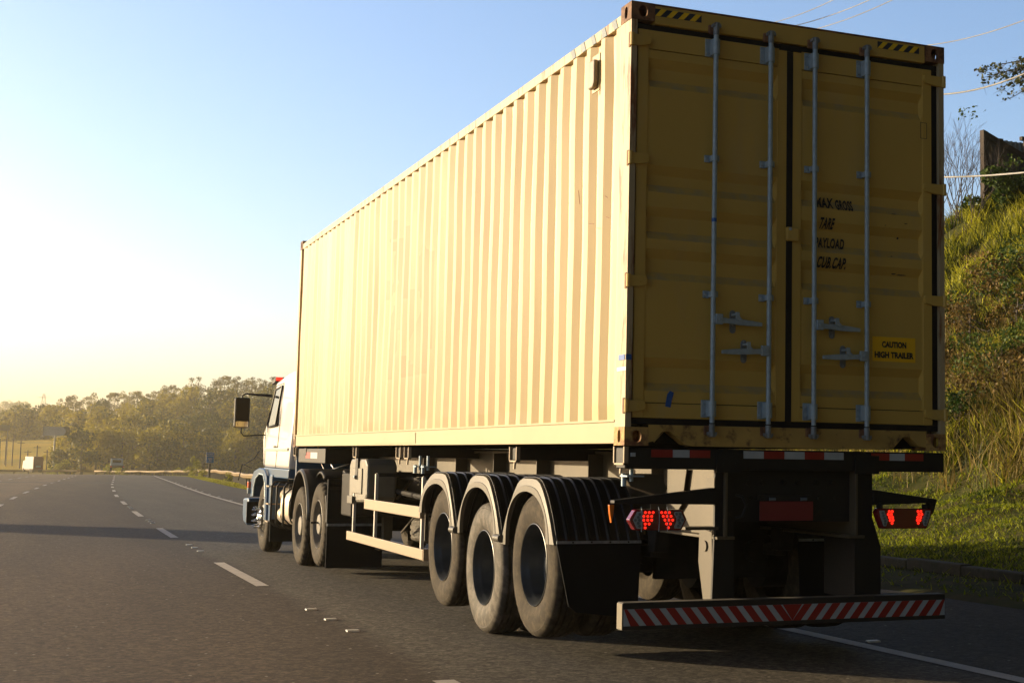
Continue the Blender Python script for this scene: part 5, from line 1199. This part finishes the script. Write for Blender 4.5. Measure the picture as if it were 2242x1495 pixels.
# bonnet
bn_ = cab_mb([(14.66,1.15),(16.05,1.05),(16.15,1.30),(16.0,1.62),(14.75,1.80),(14.68,1.74)], .42, cw-.42, 0).build('bonnet', M['cab'], tr, bevel=.08, smooth=30)
MB().box(.5, cw-.5, 14.5, 16.0, .55, 1.15).build('engine_bay', M['grime'], tr)
for s, x0 in ((1, X0-.045), (-1, X1+.045)):
    # fender arch
    yc, zc = 14.46, .50; out = [(15.55,.72),(15.50,1.00),(15.25,1.13),(14.75,1.185),(14.2,1.175),(13.95,1.08),(13.88,.80),(13.86,.42)]
    inn = [(15.20,.74),(15.15,.90),(14.98,1.03),(14.65,1.10),(14.25,1.09),(14.05,.98),(13.97,.76),(13.95,.42)]
    n = len(out); vs = [(x0, *p) for p in out]+[(x0, *p) for p in inn]+[(x0+s*.60, *p) for p in out]+[(x0+s*.60, *p) for p in inn]
    b = MB().add(vs, [(i, i+1, n+i+1, n+i) for i in range(n-1)]+[(i, i+1, 2*n+i+1, 2*n+i) for i in range(n-1)]+[(n+i, n+i+1, 3*n+i+1, 3*n+i) for i in range(n-1)]+[(2*n+i, 2*n+i+1, 3*n+i+1, 3*n+i) for i in range(n-1)])
    fd = b.build('front_fender', M['blue'], tr, bevel=.015, smooth=35)
    xa, xb = sorted((x0-s*.012, x0+s*.02))
    ln = MB(); 
    for a, c in zip(inn, inn[1:]): ln.tube([(x0-s*.004, *a), (x0-s*.004, *c)], .010, 6)
    ln.build('fender_lip', M['paleblue'], fd)
    xa, xb = sorted((x0+s*.03, x0+s*.35)); MB().box(xa, xb, 13.62, 13.86, .40, 1.10).build('side_step', M['blue'], tr, bevel=.02)
    xa, xb = sorted((x0-s*.01, x0+s*.34))
    for z in (.40, .66, .92): MB().box(xa, xb, 13.60, 13.88, z, z+.02).build('step_tread', M['alu'], tr)
    xa, xb = sorted((x0+s*.02, x0+s*.5)); MB().box(xa, xb, 13.55, 13.57, .12, .45).build('front_mud_flap', M['rubber'], tr)
    # corner of the bumper
    p = [(15.62,.26),(15.98,.30),(16.10,.42),(16.10,.68),(15.55,.70),(15.50,.66)]
    xa, xb = sorted((x0-s*.03, x0+s*.30)); bc_ = MB().prism(p, 'x', xa, xb).build('bumper', M['blue'], tr, bevel=.03)
    xa, xb = sorted((x0-s*.05, x0+s*.12)); MB().box(xa, xb, 15.50, 15.53, .30, .64).build('bumper_cavity', M['black'], bc_)
    xa, xb = sorted((x0-s*.045, x0+s*.03)); il = MB().box(xa, xb, 15.50, 15.60, .86, .96).build('indicator', M['orange'], tr, bevel=.01); MB().box(xa, xb, 15.50, 15.60, .77, .855).build('clear_lamp', M['clear'], il, bevel=.008)
    make_wheel(tr, x0+s*.03, 14.42, gzf(14.4)+R, s, 'front', M['tyre'], M['rim_white'], dual=False)
    make_wheel(tr, x0+s*.005, 11.13, gzf(11.1)+R, s, 'drive', M['tyre'], M['rim_white']); w2 = make_wheel(tr, x0+s*.005, 9.83, gzf(9.8)+R+.07, s, 'drive', M['tyre'], M['rim_white'])
    MB().tube([(x0+s*.03, 9.83, .57), (x0-s*.05, 9.83, .57), (x0-s*.07, 9.83, .57)], [.012,.012,.018], 8).build('hub_spindle', M['black'], w2)
    # drive mudguards: three cover segments across the top
    def arch(yc, zc, r, a0, a1, xa, w, m, lip=True, name='mudguard'):
        n = 20; b = MB(); vs = []
        for k in range(n+1):
            a = rad(a0+(a1-a0)*k/n); cy, cz = math.cos(a), math.sin(a)
            vs += [(xa+s*.0, yc+(r-.035)*cy, zc+(r-.035)*cz), (xa+s*.004, yc+r*.985*cy, zc+r*.985*cz), (xa+s*.03, yc+(r+.012)*cy, zc+(r+.012)*cz), (xa+s*w, yc+(r+.012)*cy, zc+(r+.012)*cz), (xa+s*w, yc+(r-.035)*cy, zc+(r-.035)*cz)]
        b.add(vs, [(k*5+j, k*5+j+1, (k+1)*5+j+1, (k+1)*5+j) for k in range(n) for j in range(4)]); o = b.build(name, m, tr, smooth=40); sm = o.modifiers.new('thick', 'SOLIDIFY'); sm.thickness = .01; return o
    arch(11.10, .55, .66, -2, 178, x0-s*.01, .62, M['mg_plast'])
    arch(10.50, .62, .58, 60, 120, x0+s*.15, .50, M['mg_black']); arch(9.83, .62, .62, 150, 182, x0+s*.0, .66, M['black'])
    arch(9.85, .60, .63, 95, 150, x0+s*.30, .36, M['black'])
    xa, xb = sorted((x0, x0+s*.68)); MB().box(xa, xb, 9.15, 9.165, .06, .60).build('mud_flap', M['rubber'], tr); MB().box(xa, xb, 9.13, 9.148, .56, .59).build('flap_strip', M['galv_dark'], tr)
    MB().box(xa, xb, 9.16, 9.20, .60, 1.12).build('rear_guard_panel', M['rubber'], tr)
    xa, xb = sorted((x0+s*.02, x0+s*.60)); MB().cyl((0, 9.17, 1.02), 'x', .03, xa, xb, 10).build('cross_tube', M['black'], tr, smooth=50)
    xa, xb = sorted((x0+s*.22, x0+s*.40)); MB().box(xa, xb, 9.10, 9.14, .84, .96).build('amber_lamp', M['amber'], tr, bevel=.01)
    # fuel tank with guard hoops
    xa = x0+s*.06; tkp = []
    for k in range(20):
        a = 2*math.pi*k/20; e = (abs(math.cos(a))**3+abs(math.sin(a))**3)**(-1/3); tkp.append((xa+s*(.29+.28*math.cos(a)*e), .66+.27*math.sin(a)*e))
    ft_ = MB().prism(tkp, 'y', 11.95, 13.0).build('fuel_tank', M['tank'], tr, smooth=40, bevel=.01)
    for yy in (12.2, 12.72):
        k2 = [(xa+s*.29+(px_-xa-s*.29)*1.03, yy, .66+(pz_-.66)*1.03) for px_, pz_ in tkp]; MB().tube(k2+[k2[0]], .012, 6).build('tank_strap', M['black'], ft_)
    for yy in (12.3, 12.9, 13.4):
        MB().tube([(x0+s*.30, yy+.02, 1.0), (x0+s*.04, yy, 1.0), (x0+s*.0, yy, .94), (x0+s*.0, yy, .42), (x0+s*.06, yy, .36), (x0+s*.3, yy, .35)], .016, 8).build('guard_hoop', M['black'], tr, smooth=60)
    MB().tube([(x0+s*.05,12.3,.98),(x0+s*.2,13.5,1.0)], .012, 6).tube([(x0+s*.12,12.4,.75),(x0+s*.2,13.2,1.05)], .012, 6).build('guard_strut', M['grime'], tr)
    b = MB(); b.cyl((x0+s*.22, 0, .52), 'y', .13, 13.12, 13.42, 20); b.cyl((x0+s*.25, 0, .80), 'y', .11, 13.12, 13.5, 18)
    for q in range(10): b.cyl((x0+s*.25, 0, .80), 'y', .118, 13.14+q*.035, 13.155+q*.035, 18)
    b.build('air_drier', M['tank'], tr, smooth=50)
    # mirror
    ym = 14.62; xm_ = x0-s*.30
    mb = MB().box(min(xm_-.115,xm_+.115), max(xm_-.115,xm_+.115), ym-.0, ym+.10, 1.80, 2.27).build('mirror', M['black'], tr, bevel=.03); mb.modifiers['bevel'].segments = 4
    MB().box(xm_-.095, xm_+.095, ym-.006, ym-.002, 1.91, 2.25).build('mirror_glass', M['mirror_dark'], mb); MB().box(xm_-.095, xm_+.095, ym-.006, ym-.002, 1.815, 1.90).build('lower_mirror_glass', M['mirrorglass'], mb)
    MB().cyl((xm_-.03, ym-.006, 1.865), 'y', .038, -.02, 0, 20).build('spot_mirror', M['mirrorglass'], mb, smooth=30)
    MB().tube([(xm_, ym+.05, 2.26), (xm_, ym+.05, 2.30), (xm_+s*.05, ym+.05, 2.33), (X0+.06 if s>0 else X1-.06, ym-.2, 2.30)], [.010,.012,.014,.024], 8).tube([(xm_, ym+.05, 1.81), (xm_, ym+.05, 1.73), (xm_+s*.04, ym+.05, 1.68), (X0+.02 if s>0 else X1-.02, ym-.05, 1.70)], .010, 8).build('mirror_arm', M['black'], mb, smooth=60)
    if s > 0: MB().tube([(x0+.02, 14.9, 1.45), (x0-.02, 15.1, 1.33), (x0-.13, 15.3, 1.24), (x0-.16, 15.4, 1.235), (x0-.20, 15.5, .98)], .008, 5).tube([(x0-.05,15.15,1.18),(x0-.15,15.3,1.23)], .006, 5).build('wire_aerial', M['grime'], tr)
for x in (.72, 1.62): MB().box(x, x+.09, 9.0, 15.2, .78, 1.0).build('frame_rail', M['grime'], tr, bevel=.006)
for yy, zz in ((11.13,.46),(9.83,.55),(14.42,.44)): MB().cyl((0, yy, zz), 'x', .07, .3, 2.1, 14).build('axle', M['grime'], tr, smooth=50)
MB().prism([(10.0,1.05),(11.1,1.05),(11.1,1.18),(10.4,1.18),(9.6,1.02)], 'x', .78, 1.66).build('fifth_wheel', M['grime'], tr, bevel=.01)
MB().tube([(.35,12.2,1.55),(.3,11.9,1.40),(.35,11.6,1.18),(.5,11.4,1.25),(.7,11.3,1.32)], .014, 8).tube([(.5,12.2,1.5),(.48,11.9,1.28),(.55,11.6,1.12),(.8,11.4,1.3)], .014, 8).build('air_hoses', M['chrome'], tr, smooth=60)
MB().box(.3, 2.1, 11.9, 12.25, .45, 1.0).build('rear_gear', M['grime'], tr, bevel=.02)

# ------------------------------------------------------------------ haze
hz = MB().box(-1000, 1360, -460, 2300, -12, 46)
vm = bpy.data.materials.new('haze air'); vm.use_nodes = True; nt = vm.node_tree; nt.nodes.remove(nt.nodes['Principled BSDF'])
pv = nt.nodes.new('ShaderNodeVolumePrincipled'); pv.inputs['Color'].default_value = (.95,.86,.62,1); pv.inputs['Density'].default_value = .00052; pv.inputs['Anisotropy'].default_value = .72
nt.links.new(pv.outputs[0], nt.nodes['Material Output'].inputs['Volume'])
tag(hz.build('haze', vm), 'thin warm morning haze filling the valley air', 'haze', kind='stuff')
